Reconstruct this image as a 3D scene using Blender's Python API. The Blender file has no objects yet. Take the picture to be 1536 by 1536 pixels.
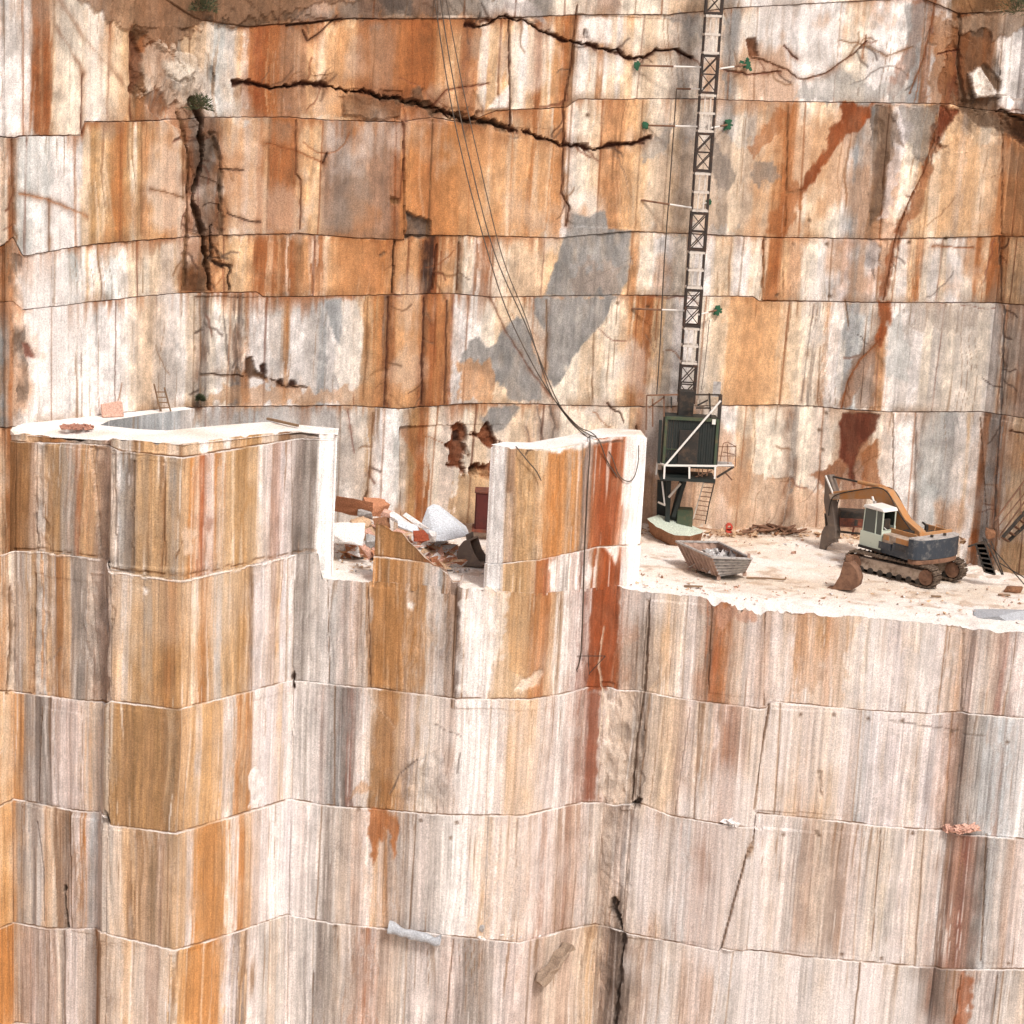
import bpy, bmesh, math, random
import numpy as np
from mathutils import Vector, Matrix

# ------------------------------------------------------------------ camera, sky, sun, exposure
S = bpy.context.scene
col = S.collection
F_PX, PITCH, ROLL = 3000.0, math.radians(12), math.radians(3)
CAM = np.array([0.0, -78.0, 20.0])
fw = np.array([0, math.cos(PITCH), -math.sin(PITCH)])
rt0 = np.array([1.0, 0, 0]); up0 = np.cross(rt0, fw)
RT = rt0*math.cos(ROLL) + up0*math.sin(ROLL); UP = np.cross(RT, fw)
cd = bpy.data.cameras.new('camera'); cam = bpy.data.objects.new('camera', cd); col.objects.link(cam)
cam.matrix_world = Matrix(((RT[0], UP[0], -fw[0], CAM[0]), (RT[1], UP[1], -fw[1], CAM[1]), (RT[2], UP[2], -fw[2], CAM[2]), (0, 0, 0, 1)))
cd.sensor_width = 36; cd.lens = 36*F_PX/1536; cd.clip_end = 3000; cd.clip_start = 1
S.camera = cam
W = bpy.data.worlds.new('World'); S.world = W; W.use_nodes = True
nt = W.node_tree; bg = nt.nodes['Background']; sky = nt.nodes.new('ShaderNodeTexSky')
sky.sky_type = 'NISHITA'; sky.sun_disc = False
SUN = Vector((0.42, -0.68, 0.95)).normalized()
sky.sun_elevation = math.asin(SUN.z); sky.sun_rotation = math.atan2(SUN.x, SUN.y)
sky.air_density = 1.0; sky.dust_density = 6.0; sky.ozone_density = 1.0
nt.links.new(sky.outputs[0], bg.inputs[0]); bg.inputs[1].default_value = 0.11
sl = bpy.data.lights.new('sun', 'SUN'); sl.energy = 2.45; sl.angle = math.radians(9); sl.color = (1, .965, .93)
so = bpy.data.objects.new('sun', sl); col.objects.link(so); so.rotation_euler = SUN.to_track_quat('Z', 'Y').to_euler()
S.view_settings.view_transform = 'Standard'; S.view_settings.look = 'None'; S.view_settings.exposure = 0.08; S.view_settings.gamma = 1

# ------------------------------------------------------------------ helpers
def ray(px, py):
    d = fw*F_PX + RT*(px-768) - UP*(py-768); return d/np.linalg.norm(d)
def onZ(px, py, z):
    d = ray(px, py); return CAM + d*((z-CAM[2])/d[2])
def onY(px, py, Y):
    d = ray(px, py); return CAM + d*((Y-CAM[1])/d[1])
def _h(ix, iy, s):
    n = (ix.astype(np.int64)*374761393 + iy.astype(np.int64)*668265263 + s*974634777) & 0x7fffffff
    n = ((n ^ (n >> 13))*1274126177) & 0x7fffffff
    n = (n ^ (n >> 16)) & 0x7fffffff
    return (n % 100003)/100003.0
def vn(x, y, s=0):
    x = np.asarray(x, float); y = np.asarray(y, float); x, y = np.broadcast_arrays(x, y)
    ix = np.floor(x); iy = np.floor(y); fx = x-ix; fy = y-iy
    fx = fx*fx*(3-2*fx); fy = fy*fy*(3-2*fy); ix = ix.astype(np.int64); iy = iy.astype(np.int64)
    a = _h(ix, iy, s); b = _h(ix+1, iy, s); c = _h(ix, iy+1, s); d = _h(ix+1, iy+1, s)
    return ((a*(1-fx)+b*fx)*(1-fy) + (c*(1-fx)+d*fx)*fy)*2-1
def fbm(x, y, s=0, o=4):
    r = 0; a = 1; t = 0
    for i in range(o):
        r = r + a*vn(np.asarray(x)*2**i + i*7.3, np.asarray(y)*2**i + i*3.1, s+i); t += a; a *= .5
    return r/t
def lin(c):
    c = np.asarray(c, float); return np.where(c <= .04045, c/12.92, ((c+.055)/1.055)**2.4)
def hx(h): return np.array([int(h[i:i+2], 16)/255 for i in (0, 2, 4)])
def hl(h): return tuple(lin(hx(h)))
PAL = {'W': 'ECE6E2', 'w': 'DFD9D6', 'P': 'DCCFCA', 'p': 'CCB8AF', 'L': 'D8CFD0', 'G': 'A0978F', 'g': 'C5BDB7', 'D': '7E7067', 'd': '5B4C43',
       'O': 'C27F45', 'o': 'DAB085', 'Y': 'B98B58', 'y': 'CBA376', 'R': 'AE5C30', 'r': '743A25', 'T': 'D1BEAD', 't': 'BA9C88', 'B': '8E6440',
       'b': 'A0A2A3', 'c': 'BFC2C4', 'C': 'E4D2BC', 'Q': 'D28C4A', 'q': 'DCA970', 'K': '3A2218', 'M': 'A8806C', 'm': 'B08A76', 'N': '9C4A24', 'n': '8D5545', 'X': 'F5F3F1'}
PC = {k: hx(v) for k, v in PAL.items()}

def tag(o, label=None, cat=None, group=None, kind=None):
    if label: o['label'] = label
    if cat: o['category'] = cat
    if group: o['group'] = group
    if kind: o['kind'] = kind
    return o

# ------------------------------------------------------------------ materials
def newmat(name, rough=.8, metal=0.0):
    m = bpy.data.materials.new(name); m.use_nodes = True
    b = m.node_tree.nodes['Principled BSDF']; b.inputs['Roughness'].default_value = rough; b.inputs['Metallic'].default_value = metal
    return m, m.node_tree, b
def stone_mat(name, attr=True, base='D8CFCB', streak=.16, grain=.16, bump=.6, stretch=.03):
    m, t, b = newmat(name, .85); N = t.nodes.new; Lk = t.links.new
    b.inputs['Specular IOR Level'].default_value = .25
    tc = N('ShaderNodeTexCoord')
    mp = N('ShaderNodeMapping'); mp.inputs['Scale'].default_value = (1, 1, stretch); Lk(tc.outputs['Object'], mp.inputs[0])
    n1 = N('ShaderNodeTexNoise'); n1.inputs['Scale'].default_value = 15; n1.inputs['Detail'].default_value = 3; n1.inputs['Roughness'].default_value = .7; Lk(mp.outputs[0], n1.inputs[0])
    n2 = N('ShaderNodeTexNoise'); n2.inputs['Scale'].default_value = 11; n2.inputs['Detail'].default_value = 6; n2.inputs['Roughness'].default_value = .85; Lk(tc.outputs['Object'], n2.inputs[0])
    def rng(src, a, lo=.25, hi=.75):
        r = N('ShaderNodeMapRange'); r.inputs[1].default_value = lo; r.inputs[2].default_value = hi; r.inputs[3].default_value = 1-a; r.inputs[4].default_value = 1+a
        Lk(src, r.inputs[0]); return r.outputs[0]
    mu = N('ShaderNodeMath'); mu.operation = 'MULTIPLY'; Lk(rng(n1.outputs[0], streak, .3, .7), mu.inputs[0]); Lk(rng(n2.outputs[0], grain, .3, .7), mu.inputs[1])
    n3 = N('ShaderNodeTexNoise'); n3.inputs['Scale'].default_value = 22; n3.inputs['Detail'].default_value = 2; Lk(tc.outputs['Object'], n3.inputs[0])
    mu3 = N('ShaderNodeMath'); mu3.operation = 'MULTIPLY'; Lk(mu.outputs[0], mu3.inputs[0]); Lk(rng(n3.outputs[0], .2, .3, .7), mu3.inputs[1]); mu = mu3
    if attr:
        a = N('ShaderNodeAttribute'); a.attribute_name = 'Col'; src = a.outputs[0]
    else:
        a = N('ShaderNodeRGB'); a.outputs[0].default_value = (*hl(base), 1); src = a.outputs[0]
    vm = N('ShaderNodeVectorMath'); vm.operation = 'SCALE'; Lk(src, vm.inputs[0]); Lk(mu.outputs[0], vm.inputs[3]); Lk(vm.outputs[0], b.inputs['Base Color'])
    bp = N('ShaderNodeBump'); bp.inputs['Strength'].default_value = bump; bp.inputs['Distance'].default_value = .03
    ad = N('ShaderNodeMath'); ad.operation = 'ADD'; Lk(n1.outputs[0], ad.inputs[0]); Lk(n2.outputs[0], ad.inputs[1]); Lk(ad.outputs[0], bp.inputs['Height'])
    Lk(bp.outputs[0], b.inputs['Normal'])
    return m
def paint_mat(name, base, wear='6B4A35', amt=.45, rough=.6, metal=0.0, scale=3.0):
    m, t, b = newmat(name, rough, metal); N = t.nodes.new; Lk = t.links.new
    tc = N('ShaderNodeTexCoord'); n = N('ShaderNodeTexNoise'); n.inputs['Scale'].default_value = scale; n.inputs['Detail'].default_value = 8; n.inputs['Roughness'].default_value = .75
    Lk(tc.outputs['Object'], n.inputs[0])
    r = N('ShaderNodeValToRGB'); r.color_ramp.elements[0].position = 1-amt-.12; r.color_ramp.elements[1].position = 1-amt+.12
    r.color_ramp.elements[0].color = (*hl(base), 1); r.color_ramp.elements[1].color = (*hl(wear), 1); Lk(n.outputs[0], r.inputs[0]); Lk(r.outputs[0], b.inputs['Base Color'])
    bp = N('ShaderNodeBump'); bp.inputs['Strength'].default_value = .3; bp.inputs['Distance'].default_value = .02; Lk(n.outputs[0], bp.inputs['Height']); Lk(bp.outputs[0], b.inputs['Normal'])
    return m
STONE = stone_mat('quarry_stone', streak=.09, grain=.17)
STONE_REAR = stone_mat('weathered_stone', streak=.06, grain=.2, stretch=.25, bump=.7)
DUST = stone_mat('quarry_dust', grain=.2, stretch=1.0, bump=.8)

# ------------------------------------------------------------------ rock walls
class Wall:
    """vertical wall over a plan polyline; u runs along it, colours and cracks live in (u, z)"""
    def __init__(s, plan):
        s.p = np.array(plan, float); d = np.diff(s.p, axis=0); s.l = np.linalg.norm(d, axis=1); s.cu = np.concatenate([[0], np.cumsum(s.l)])
        s.t = d/s.l[:, None]; s.n = np.stack([s.t[:, 1], -s.t[:, 0]], 1)       # outward = towards -Y when going +X
    def uv(s, px, py):
        d = ray(px, py); best = None
        for i in range(len(s.l)):
            dn = d[0]*s.n[i][0] + d[1]*s.n[i][1]
            if dn > -1e-4: continue
            k = ((s.p[i]-CAM[:2])@s.n[i])/dn; q = CAM + d*k
            a = (q[:2]-s.p[i])@s.t[i]
            e = max(0, -a if i > 0 else 0, a-s.l[i] if i < len(s.l)-1 else 0)
            if best is None or e < best[0]-1e-9: best = (e, s.cu[i]+min(max(a, 0 if i else -99), s.l[i] if i < len(s.l)-1 else 999), q[2])
        return np.array(best[1:])
    def poly(s, pts): return np.array([s.uv(*q) for q in pts])
    def pos(s, u):
        i = np.clip(np.searchsorted(s.cu, u, side='right')-1, 0, len(s.l)-1)
        P = s.p[i] + s.t[i]*(u-s.cu[i])[:, None]; Nn = s.n[i].copy()
        for k in range(1, len(s.l)):
            m = np.abs(u-s.cu[k]) < 1e-6
            if m.any():
                a = s.n[k-1]+s.n[k]; a = a/np.linalg.norm(a); Nn[m] = a/max(.4, a@s.n[k])
        return P, Nn

def pip(poly, U, Z):
    ins = np.zeros(U.shape, bool); n = len(poly)
    for i in range(n):
        x1, y1 = poly[i]; x2, y2 = poly[(i+1) % n]
        if y1 == y2: continue
        c = ((y1 > Z) != (y2 > Z)) & (U < (x2-x1)*(Z-y1)/(y2-y1)+x1); ins ^= c
    return ins
def segdist(poly, U, Z):
    D = np.full(U.shape, 1e9)
    for i in range(len(poly)-1):
        a = poly[i]; b = poly[i+1]; ab = b-a; L2 = max(ab@ab, 1e-9)
        t = np.clip(((U-a[0])*ab[0]+(Z-a[1])*ab[1])/L2, 0, 1)
        D = np.minimum(D, np.hypot(U-a[0]-t*ab[0], Z-a[1]-t*ab[1]))
    return D
def parse(s):
    out = []
    for k in s.split():
        x, c = k.split(':'); out.append((float(x), c))
    return out
def tier_color(wall, stops, ymid, U, Z, seed, warp=.16, rear=False):
    st = [(wall.uv(x, ymid)[0], c) for x, c in stops]
    us = np.array([a for a, _ in st]); us[0] = -1e9
    cc = np.array([np.mean([PC[q] for q in c], 0) for _, c in st])
    drift = .3*vn(U*.35, Z*(.3 if rear else .16), seed+5) + .1*vn(U*1.1, Z*(.9 if rear else .45), seed+6)
    Ud = U + drift
    w = warp*(vn(Ud*5.5, Z*.12, seed)*.6 + vn(Ud*13, Z*.16, seed+1)*.5)
    jump = np.where(vn(Ud*7, Z*.1, seed+3) > .62, .5*vn(Ud*2.2, Z*.1, seed+4), 0)
    out = 0; ws = 0; wide = 0
    for o, q in ((-.08, .6), (0, 1), (.08, .6)):
        i = np.clip(np.searchsorted(us, U+w+jump*.8+o, side='right')-1, 0, len(cc)-1); out = out + cc[i]*q; ws += q
    out = out/ws
    for o in (-.5, -.25, 0, .25, .5):
        i = np.clip(np.searchsorted(us, U+w+o+.25*vn(U*1.5, Z*1.2, seed+21), side='right')-1, 0, len(cc)-1); wide = wide + cc[i]*.2
    k = np.clip(.42+.55*fbm(U*.9, Z*.9, seed+22, 3)-(.1 if rear else 0)+(0 if rear else .2)*np.clip((U-25)/8, 0, 1), .05, .9)[..., None]
    out = out*(1-k)+wide*k
    out = out*(1+(.17 if rear else .07)*fbm(U*2.2, Z*1.6, seed+23, 5)+(.07 if rear else .03)*fbm(U*7, Z*5, seed+24, 2))[..., None]
    ka = .45 if rear else 1.0
    # streaks along the veins
    v = 1 + ka*.075*vn(Ud*10, Z*.25, seed+8) + ka*.06*vn(Ud*22, Z*.5, seed+9) + .05*fbm(U*1.1, Z*.7, seed+10, 3)
    out = out*v[..., None]
    th = vn(Ud*15, Z*.18, seed+11); m = np.clip((th-.66)*6, 0, 1)*np.clip(.5+vn(U*1.5, Z*.5, seed+12), 0, 1)*.55
    out = out*(1-m[..., None]) + PC['B']*m[..., None]
    th = vn(Ud*13, Z*.2, seed+13); m = np.clip((th-.6)*6, 0, 1)*np.clip(.4+vn(U*1.1, Z*.4, seed+14), 0, 1)*.6*ka
    out = out*(1-m[..., None]) + PC['W']*m[..., None]
    return out

SAT = [1.0]; CON = [.3]
def mesh_grid(name, P, Cc, mat, parent=None, flip=False, smooth=False):
    """P (rows, cols, 3) -> one mesh with a colour attribute; NaN cells are left out"""
    R, Cn = P.shape[:2]
    idx = np.arange(R*Cn).reshape(R, Cn)
    q = np.stack([idx[:-1, :-1], idx[:-1, 1:], idx[1:, 1:], idx[1:, :-1]], -1).reshape(-1, 4)
    ok = ~np.isnan(P.reshape(-1, 3)[q]).any((1, 2)); q = q[ok]
    if flip: q = q[:, ::-1]
    Pf = P.reshape(-1, 3); used = np.unique(q); mp = np.full(R*Cn, -1); mp[used] = np.arange(len(used)); q = mp[q]
    me = bpy.data.meshes.new(name); me.vertices.add(len(used)); me.vertices.foreach_set('co', Pf[used].astype(np.float32).ravel())
    me.loops.add(len(q)*4); me.loops.foreach_set('vertex_index', q.astype(np.int32).ravel())
    me.polygons.add(len(q)); me.polygons.foreach_set('loop_start', (np.arange(len(q))*4).astype(np.int32))
    me.update(calc_edges=True); me.validate()
    a = me.color_attributes.new('Col', 'FLOAT_COLOR', 'POINT')
    c = np.ones((len(used), 4)); q_ = np.clip(Cc.reshape(-1, 3)[used], 0, 1); lu = q_.mean(1, keepdims=True); q_ = np.clip(lu+(q_-lu)*SAT[0], 0, 1); lu = np.clip(lu, .05, 1); q_ = q_*(1-CON[0]*4*lu*(1-lu)*np.clip(1.25-lu, 0, 1)); c[:, :3] = lin(np.clip(q_, 0, 1)); a.data.foreach_set('color', c.astype(np.float32).ravel())
    me.materials.append(mat); me.polygons.foreach_set('use_smooth', [smooth]*len(q))
    o = bpy.data.objects.new(name, me); col.objects.link(o); o.parent = parent
    return o

def build_wall(name, wall, u0, u1, zt, zb, joints, tiers, du=.07, dz=.09, patches=(), cracks=(), rough=(), splits=(), seed=1, dark_joint=False, ledge=.1,
               mat=None, parent=None, amp=.03, off=0.0, jag=1.0):
    """joints: pixel polylines, top to bottom. tiers: (stop string, mid y) one more than the joints. zt/zb: functions of u."""
    us = np.arange(u0, u1+du*.5, du); us = np.unique(np.concatenate([us, [c for c in wall.cu if u0 < c < u1], [u1]]))
    us = us[np.concatenate([[True], np.diff(us) > 1e-5])]
    js = []
    for j in joints:
        p = wall.poly(j); o = np.argsort(p[:, 0]); js.append(np.interp(us, p[o, 0], p[o, 1]) + .02*fbm(us*1.5, 0*us, seed+len(js)) + .012*vn(us*9, 0*us, seed+90+len(js)))
    top = zt(us); bot = zb(us); js = [np.minimum(j, top-.04) for j in js]
    bounds = [top]+js+[bot]
    rowsU, rowsZ, rowsT, rowsE = [], [], [], []
    for k in range(len(bounds)-1):
        a, b = bounds[k], bounds[k+1]; b = np.minimum(b, a-.02); bounds[k+1] = b
        n = max(3, int(np.mean(a-b)/dz)); e_ = min(.03/max(np.mean(a-b), .3), .08); fr_ = [0, e_, 2.2*e_]+list(np.linspace(4*e_, 1-4*e_, n))+[1-2.2*e_, 1-e_, 1]; n = len(fr_)-1
        for i in range(n+1):
            f = fr_[i]; rowsZ.append(a+(b-a)*f + (-.02 if (i == 0 and k) else 0)); rowsT.append(k); rowsE.append(1 if i == 0 and k else (2 if i == n and k < len(bounds)-2 else (3 if i == 1 and k else (4 if i == n-1 and k < len(bounds)-2 else 0))))
    Z = np.array(rowsZ); U = np.broadcast_to(us, Z.shape).copy(); T = np.array(rowsT); E_ = np.array(rowsE)
    nn = len(tiers)
    C = np.zeros(Z.shape+(3,)); Dp = np.zeros(Z.shape)
    for k in range(nn):
        r = T == k
        C[r] = tier_color(wall, parse(tiers[k][0]), tiers[k][1], U[r], Z[r], seed+20*k, rear=dark_joint)
        L = ledge if np.isscalar(ledge) else ledge[k]
        Dp[r] += off + (k*L if not dark_joint else -L*((k % 2)*1.0))
        Dp[r] += .008*vn(U[r]*.5+k*11, 0*U[r], seed+k)
        # saw-cut grain: fine vertical relief
        Dp[r] += amp*(.5*vn(U[r]*6, Z[r]*.15, seed+40+k) + .25*vn(U[r]*14, Z[r]*.3, seed+41+k) + .25*fbm(U[r]*.8, Z[r]*.5, seed+42+k, 3))
    if not dark_joint:
        q = fbm(U*.28, Z*.16, seed+301, 5)+.1*vn(U*9, Z*.4, seed+302); m = np.clip((q+.02)*3.5, 0, 1)*.5; m = m*np.where(U > FRONT.cu[9]-1, 1.1, .45)*(1 if len(joints) > 2 else .15)
        C[:] = C*(1-m[..., None])+hx('E3DDDC')*m[..., None]
    ra = random.Random(seed+5); auto = []
    for k in range(nn):
        uu = us[0]+ra.uniform(.5, 3)
        while uu < us[-1] and seed in (11, 301):
            auto.append((k, uu, ra.uniform(-.12, .12), ra.choice([-.04, .03, .05, 0]), ra.choice(['B', 'B', 'W']) if not dark_joint else ra.choice(['r', 'B', 'R']), ra.uniform(.35, .8))); uu += ra.uniform(1.2, 4.5) if dark_joint else ra.uniform(2.5, 7)
    for k, uu, sl_, st_, cl_, op_ in auto:
        r = T == k; d = U[r]-uu-sl_*(Z[r]-js[0].mean())*.3-.03*fbm(Z[r]*1.2, 0*Z[r], int(uu*10)); x = Dp[r]; x += st_*(d > 0)*np.exp(-np.clip(d, 0, 9)/1.5); m = np.clip(1-np.abs(d)/.06, 0, 1)*op_; x -= .03*m; Dp[r] = x
        C[r] = C[r]*(1-m[..., None])+PC[cl_]*m[..., None]
    # splits: vertical block joints (px, y0, y1, depth step to the right, width)
    for (x0, ya, x1, yb, step, wd) in splits:
        a = wall.uv(x0, ya); b = wall.uv(x1, yb); zl, zh = min(a[1], b[1]), max(a[1], b[1])
        t = (Z-a[1])/(b[1]-a[1]+1e-9); uc = a[0]+(b[0]-a[0])*np.clip(t, 0, 1)+.02*fbm(Z*.8, 0*Z, int(x0)); m = (Z <= zh) & (Z >= zl)
        d = U-uc
        Dp[m] += (step*np.exp(-np.clip(d, 0, 99)/2.5)*(d > 0))[m]
        g = m & (np.abs(d) < wd); Dp[g] -= .05; gg = np.clip(1-np.abs(d)/(wd*1.3), 0, 1)*m*.65
        C[:] = C*(1-gg[..., None]) + (PC['B'] if dark_joint else PC['T' if int(x0) % 2 else 'B'])*gg[..., None]
    # joint colour: dust on the front ledges, stain and painted shade in the slots
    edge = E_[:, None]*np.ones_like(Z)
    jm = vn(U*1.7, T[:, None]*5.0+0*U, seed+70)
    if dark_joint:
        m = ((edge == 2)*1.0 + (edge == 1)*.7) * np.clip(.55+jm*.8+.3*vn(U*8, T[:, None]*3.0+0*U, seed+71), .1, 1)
        C[:] = C*(1-m[..., None]) + PC['r']*.75*m[..., None]; Dp[(edge == 2)] -= .07; Dp[edge == 1] -= .05  # rust stain together with the painted shadow of the overhanging tier
        m = (edge == 3)*.45*np.clip(.5+jm, 0, 1); C[:] = C*(1-m[..., None]) + PC['W']*m[..., None]  # pale highlight painted just below each rear joint
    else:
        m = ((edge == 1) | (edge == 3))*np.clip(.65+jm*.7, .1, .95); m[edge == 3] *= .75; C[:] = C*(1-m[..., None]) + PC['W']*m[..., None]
        m = ((edge == 2)*1.0+(edge == 4)*.7)*np.clip(.4-jm*1.1+.4*vn(U*6, T[:, None]*2.0+0*U, seed+72), 0, .85); C[:] = C*(1-m[..., None]) + PC['B']*m[..., None]; Dp[edge == 2] -= .03  # shadow gap above the front ledges, painted in brown
    if dark_joint:
        for k in range(nn):
            r = T == k; jt = bounds[k][None]-Z[r]; ln = .3+1.3*np.clip(vn(U[r]*1.1, 0*U[r]+k, seed+200), 0, 1)**1.0+.8*np.clip(vn(U[r]*6, Z[r]*.2, seed+201+k), 0, 1)
            m = np.clip(1-jt/ln, 0, 1)*np.clip(.4+vn(U[r]*.5, 0*U[r]+k*3, seed+202)*1.2+.8*vn(U[r]*9, Z[r]*.3, seed+203), 0, 1)*.75*np.clip(1.35-np.abs(U[r]-25)/22, .35, 1)
            C[r] = C[r]*(1-m[..., None])+(PC['R']*.65+PC['O']*.35)*m[..., None]
            jb = Z[r]-bounds[k+1][None]; m = np.clip(1-jb/.5, 0, 1)*np.clip(.2+vn(U[r]*.8, 0*U[r]+k*5, seed+205)+.4*vn(U[r]*5, Z[r]*3, seed+206), 0, 1)*.45
            C[r] = C[r]*(1-m[..., None])+PC['B']*m[..., None]
        for lv, cc_, op_ in ((.38, 'w', .5), (.36, 'QO', .4), (.4, 'G', .38)):
            q = fbm(U*.35+ord(cc_[0]), Z*.28, seed+ord(cc_[0]), 5)+.08*vn(U*6, Z*.4, seed+4); m = np.clip((q-lv+.12)*5, 0, 1)*op_
            C[:] = C*(1-m[..., None])+np.mean([PC[x] for x in cc_], 0)*m[..., None]
    rr = random.Random(seed); cracks = list(cracks); z0_, z1_ = float(Z.min()), float(Z.max())
    hair = []
    for _ in range(90 if dark_joint else (8 if len(joints) > 2 else 0)):
        a = [rr.uniform(us[0], us[-1]), rr.uniform(max(z0_, -14), z1_)]; dr = rr.choice([rr.uniform(-.5, .5), rr.uniform(1.2, 1.9)]); pp = [tuple(a)]
        for _ in range(rr.randint(3, 8)): dr += rr.uniform(-.5, .5); st = rr.uniform(.15, .5); a = [a[0]+math.cos(dr)*st, a[1]-math.sin(dr)*st]; pp.append(tuple(a))
        hair.append((np.array(pp), rr.uniform(.025, .045), rr.choice(['B', 'D', 'R', 'n'] if dark_joint else ['D', 't', 'W'])))
    for (pts, wd, depth, colr, op) in list(cracks):
        p = wall.poly(pts); L = np.linalg.norm(np.diff(p, axis=0), axis=1).sum()
        if not dark_joint or wd < .06 or L < 2: continue
        for _ in range(int(L*1.1)):
            i = rr.randrange(len(p)-1); t_ = rr.random(); a = p[i]*(1-t_)+p[i+1]*t_; base_ = math.atan2(p[i+1][1]-p[i][1], p[i+1][0]-p[i][0]); dr = base_+rr.choice([-1, 1])*rr.uniform(.4, 1.5); pp = [tuple(a)]
            for _ in range(rr.randint(2, 5)): dr += rr.uniform(-.6, .6); st = rr.uniform(.12, .35); a = a+np.array([math.cos(dr), math.sin(dr)])*st; pp.append(tuple(a))
            hair.append((np.array(pp), rr.uniform(.03, .07), rr.choice(['r', 'd', 'K', 'B'])))
    for p, wd, cl in hair:
        bb = (U > p[:, 0].min()-.2) & (U < p[:, 0].max()+.2) & (Z > p[:, 1].min()-.2) & (Z < p[:, 1].max()+.2)
        if not bb.any(): continue
        d = segdist(p, U[bb]+.05*vn(U[bb]*4, Z[bb]*4, 3), Z[bb]); m = np.clip(1.3-d/wd, 0, 1); x = Dp[bb]; x -= .02*m; Dp[bb] = x; m = (m*.55)[..., None]; C[bb] = C[bb]*(1-m)+PC[cl]*m
    for (pts, amp_, fr) in rough:
        p = wall.poly(pts); wz = .35*fbm(U*.8, Z*.8, seed+77); m = pip(p, U+wz, Z+wz*.7)
        rd = np.abs(fbm(U*fr, Z*fr*.6, seed+78, 5)); rd = amp_*(.35-rd*1.6) + amp_*.5*np.floor(3*fbm(U*fr*.7+Z*.3, Z*fr*.4, seed+79, 2))/3
        Dp[m] += rd[m]
        sh = np.clip(.5+1.4*fbm(U*fr*1.3, Z*fr, seed+80, 4), 0, 1)
        C[m] = C[m]*((.74+.36*sh[m]) if dark_joint else (.9+.16*sh[m]))[..., None]
    for (pts, colr, depth, jag, op) in patches:
        p = wall.poly(pts); bb = (U > p[:, 0].min()-1) & (U < p[:, 0].max()+1) & (Z > p[:, 1].min()-1) & (Z < p[:, 1].max()+1)
        if not bb.any(): continue
        u = U[bb]; z = Z[bb]; wu = jag*1.5*fbm(u*3.2, z*2.2, seed+int(pts[0][0]), 6); wv = jag*1.5*fbm(u*3.0+9, z*2.2, seed+int(pts[0][1])+3, 6)
        m = np.zeros(u.shape)
        for q in ((0, 0), (.05, .02), (-.05, -.02), (.02, -.05), (-.02, .05)): m += pip(p, u+wu+q[0], z+wv+q[1])*.2
        tone = colr if isinstance(colr, str) else None
        c = np.mean([PC[k] for k in colr], 0)*(1+.16*fbm(u*1.5+z*.5, z*1.1, seed+int(pts[0][0])+7)+.07*vn(u*9, z*3, 3))[..., None]
        mm = (m*np.clip(op*(1+.3*fbm(u*3, z*1.2, 91, 4)), 0, 1))[..., None]; C[bb] = C[bb]*(1-mm)+c*mm
        if depth: 
            x = Dp[bb]; x += m*depth*(1+.5*fbm(u*3, z*3, 5)); Dp[bb] = x
    for (pts, wd, depth, colr, op) in cracks:
        p = wall.poly(pts); bb = (U > p[:, 0].min()-1) & (U < p[:, 0].max()+1) & (Z > p[:, 1].min()-1) & (Z < p[:, 1].max()+1)
        if not bb.any(): continue
        u = U[bb]; z = Z[bb]; wu = (min(.3, .02+wd*1.3) if abs(p[-1][0]-p[0][0]) > .25*abs(p[-1][1]-p[0][1]) else .05)*fbm(u*2.4, z*2.4, seed+int(pts[0][0]), 5); d = segdist(p, u+wu, z+wu*.9); wd = max(wd, .04)
        wl = wd*(.42+.75*fbm(u*2.1, z*2.1, seed+int(pts[0][1]), 3)+.25*vn(u*7, z*7, 9))
        m = np.clip(1.4-d/np.maximum(wl, .036), 0, 1); x = Dp[bb]; x -= depth*m; Dp[bb] = x
        if dark_joint: h_ = np.exp(-(d/(wd*2.2+.06))**2)*.35*np.clip(.6+vn(u*3, z*2, 7), 0, 1); C[bb] = C[bb]*(1-h_[..., None])+PC['R']*.8*h_[..., None]
        mm = (m*op)[..., None]; C[bb] = C[bb]*(1-mm)+np.mean([PC[k] for k in colr], 0)*mm
    P2, Nn = wall.pos(us)
    P = np.zeros(Z.shape+(3,)); P[..., :2] = P2[None] + Nn[None]*Dp[..., None]; P[..., 2] = Z
    return mesh_grid(name, P, C, mat or STONE, parent, flip=True)

exec_parts = []
SAT[0] = .9; CON[0] = .15
# ---- plans (metres)
FRONT = Wall([(-30, -6), (-20.1, .8), (-16.0, -.9), (-15.7, -1.75), (-12.9, -1.75), (-8.9, 3.0), (-8.0, 2.9), (-2.0, 1.9), (1.2, 2.0), (4.6, 4.35), (6.2, 3.9), (10.9, 3.3), (11.1, 3.5), (19.4, 3.3), (19.7, 3.0), (30, 2.6)])
REAR = Wall([(-30, -5.8), (-20.65, 1.1), (-20.45, .95), (-14.6, 7.6), (-8, 10.8), (-1, 14.2), (9.2, 17.4), (15, 19.6), (23.2, 20.6), (26.5, 16.5), (34, 10)])
def uF(px, py=1050): return FRONT.uv(px, py)[0]

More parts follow.
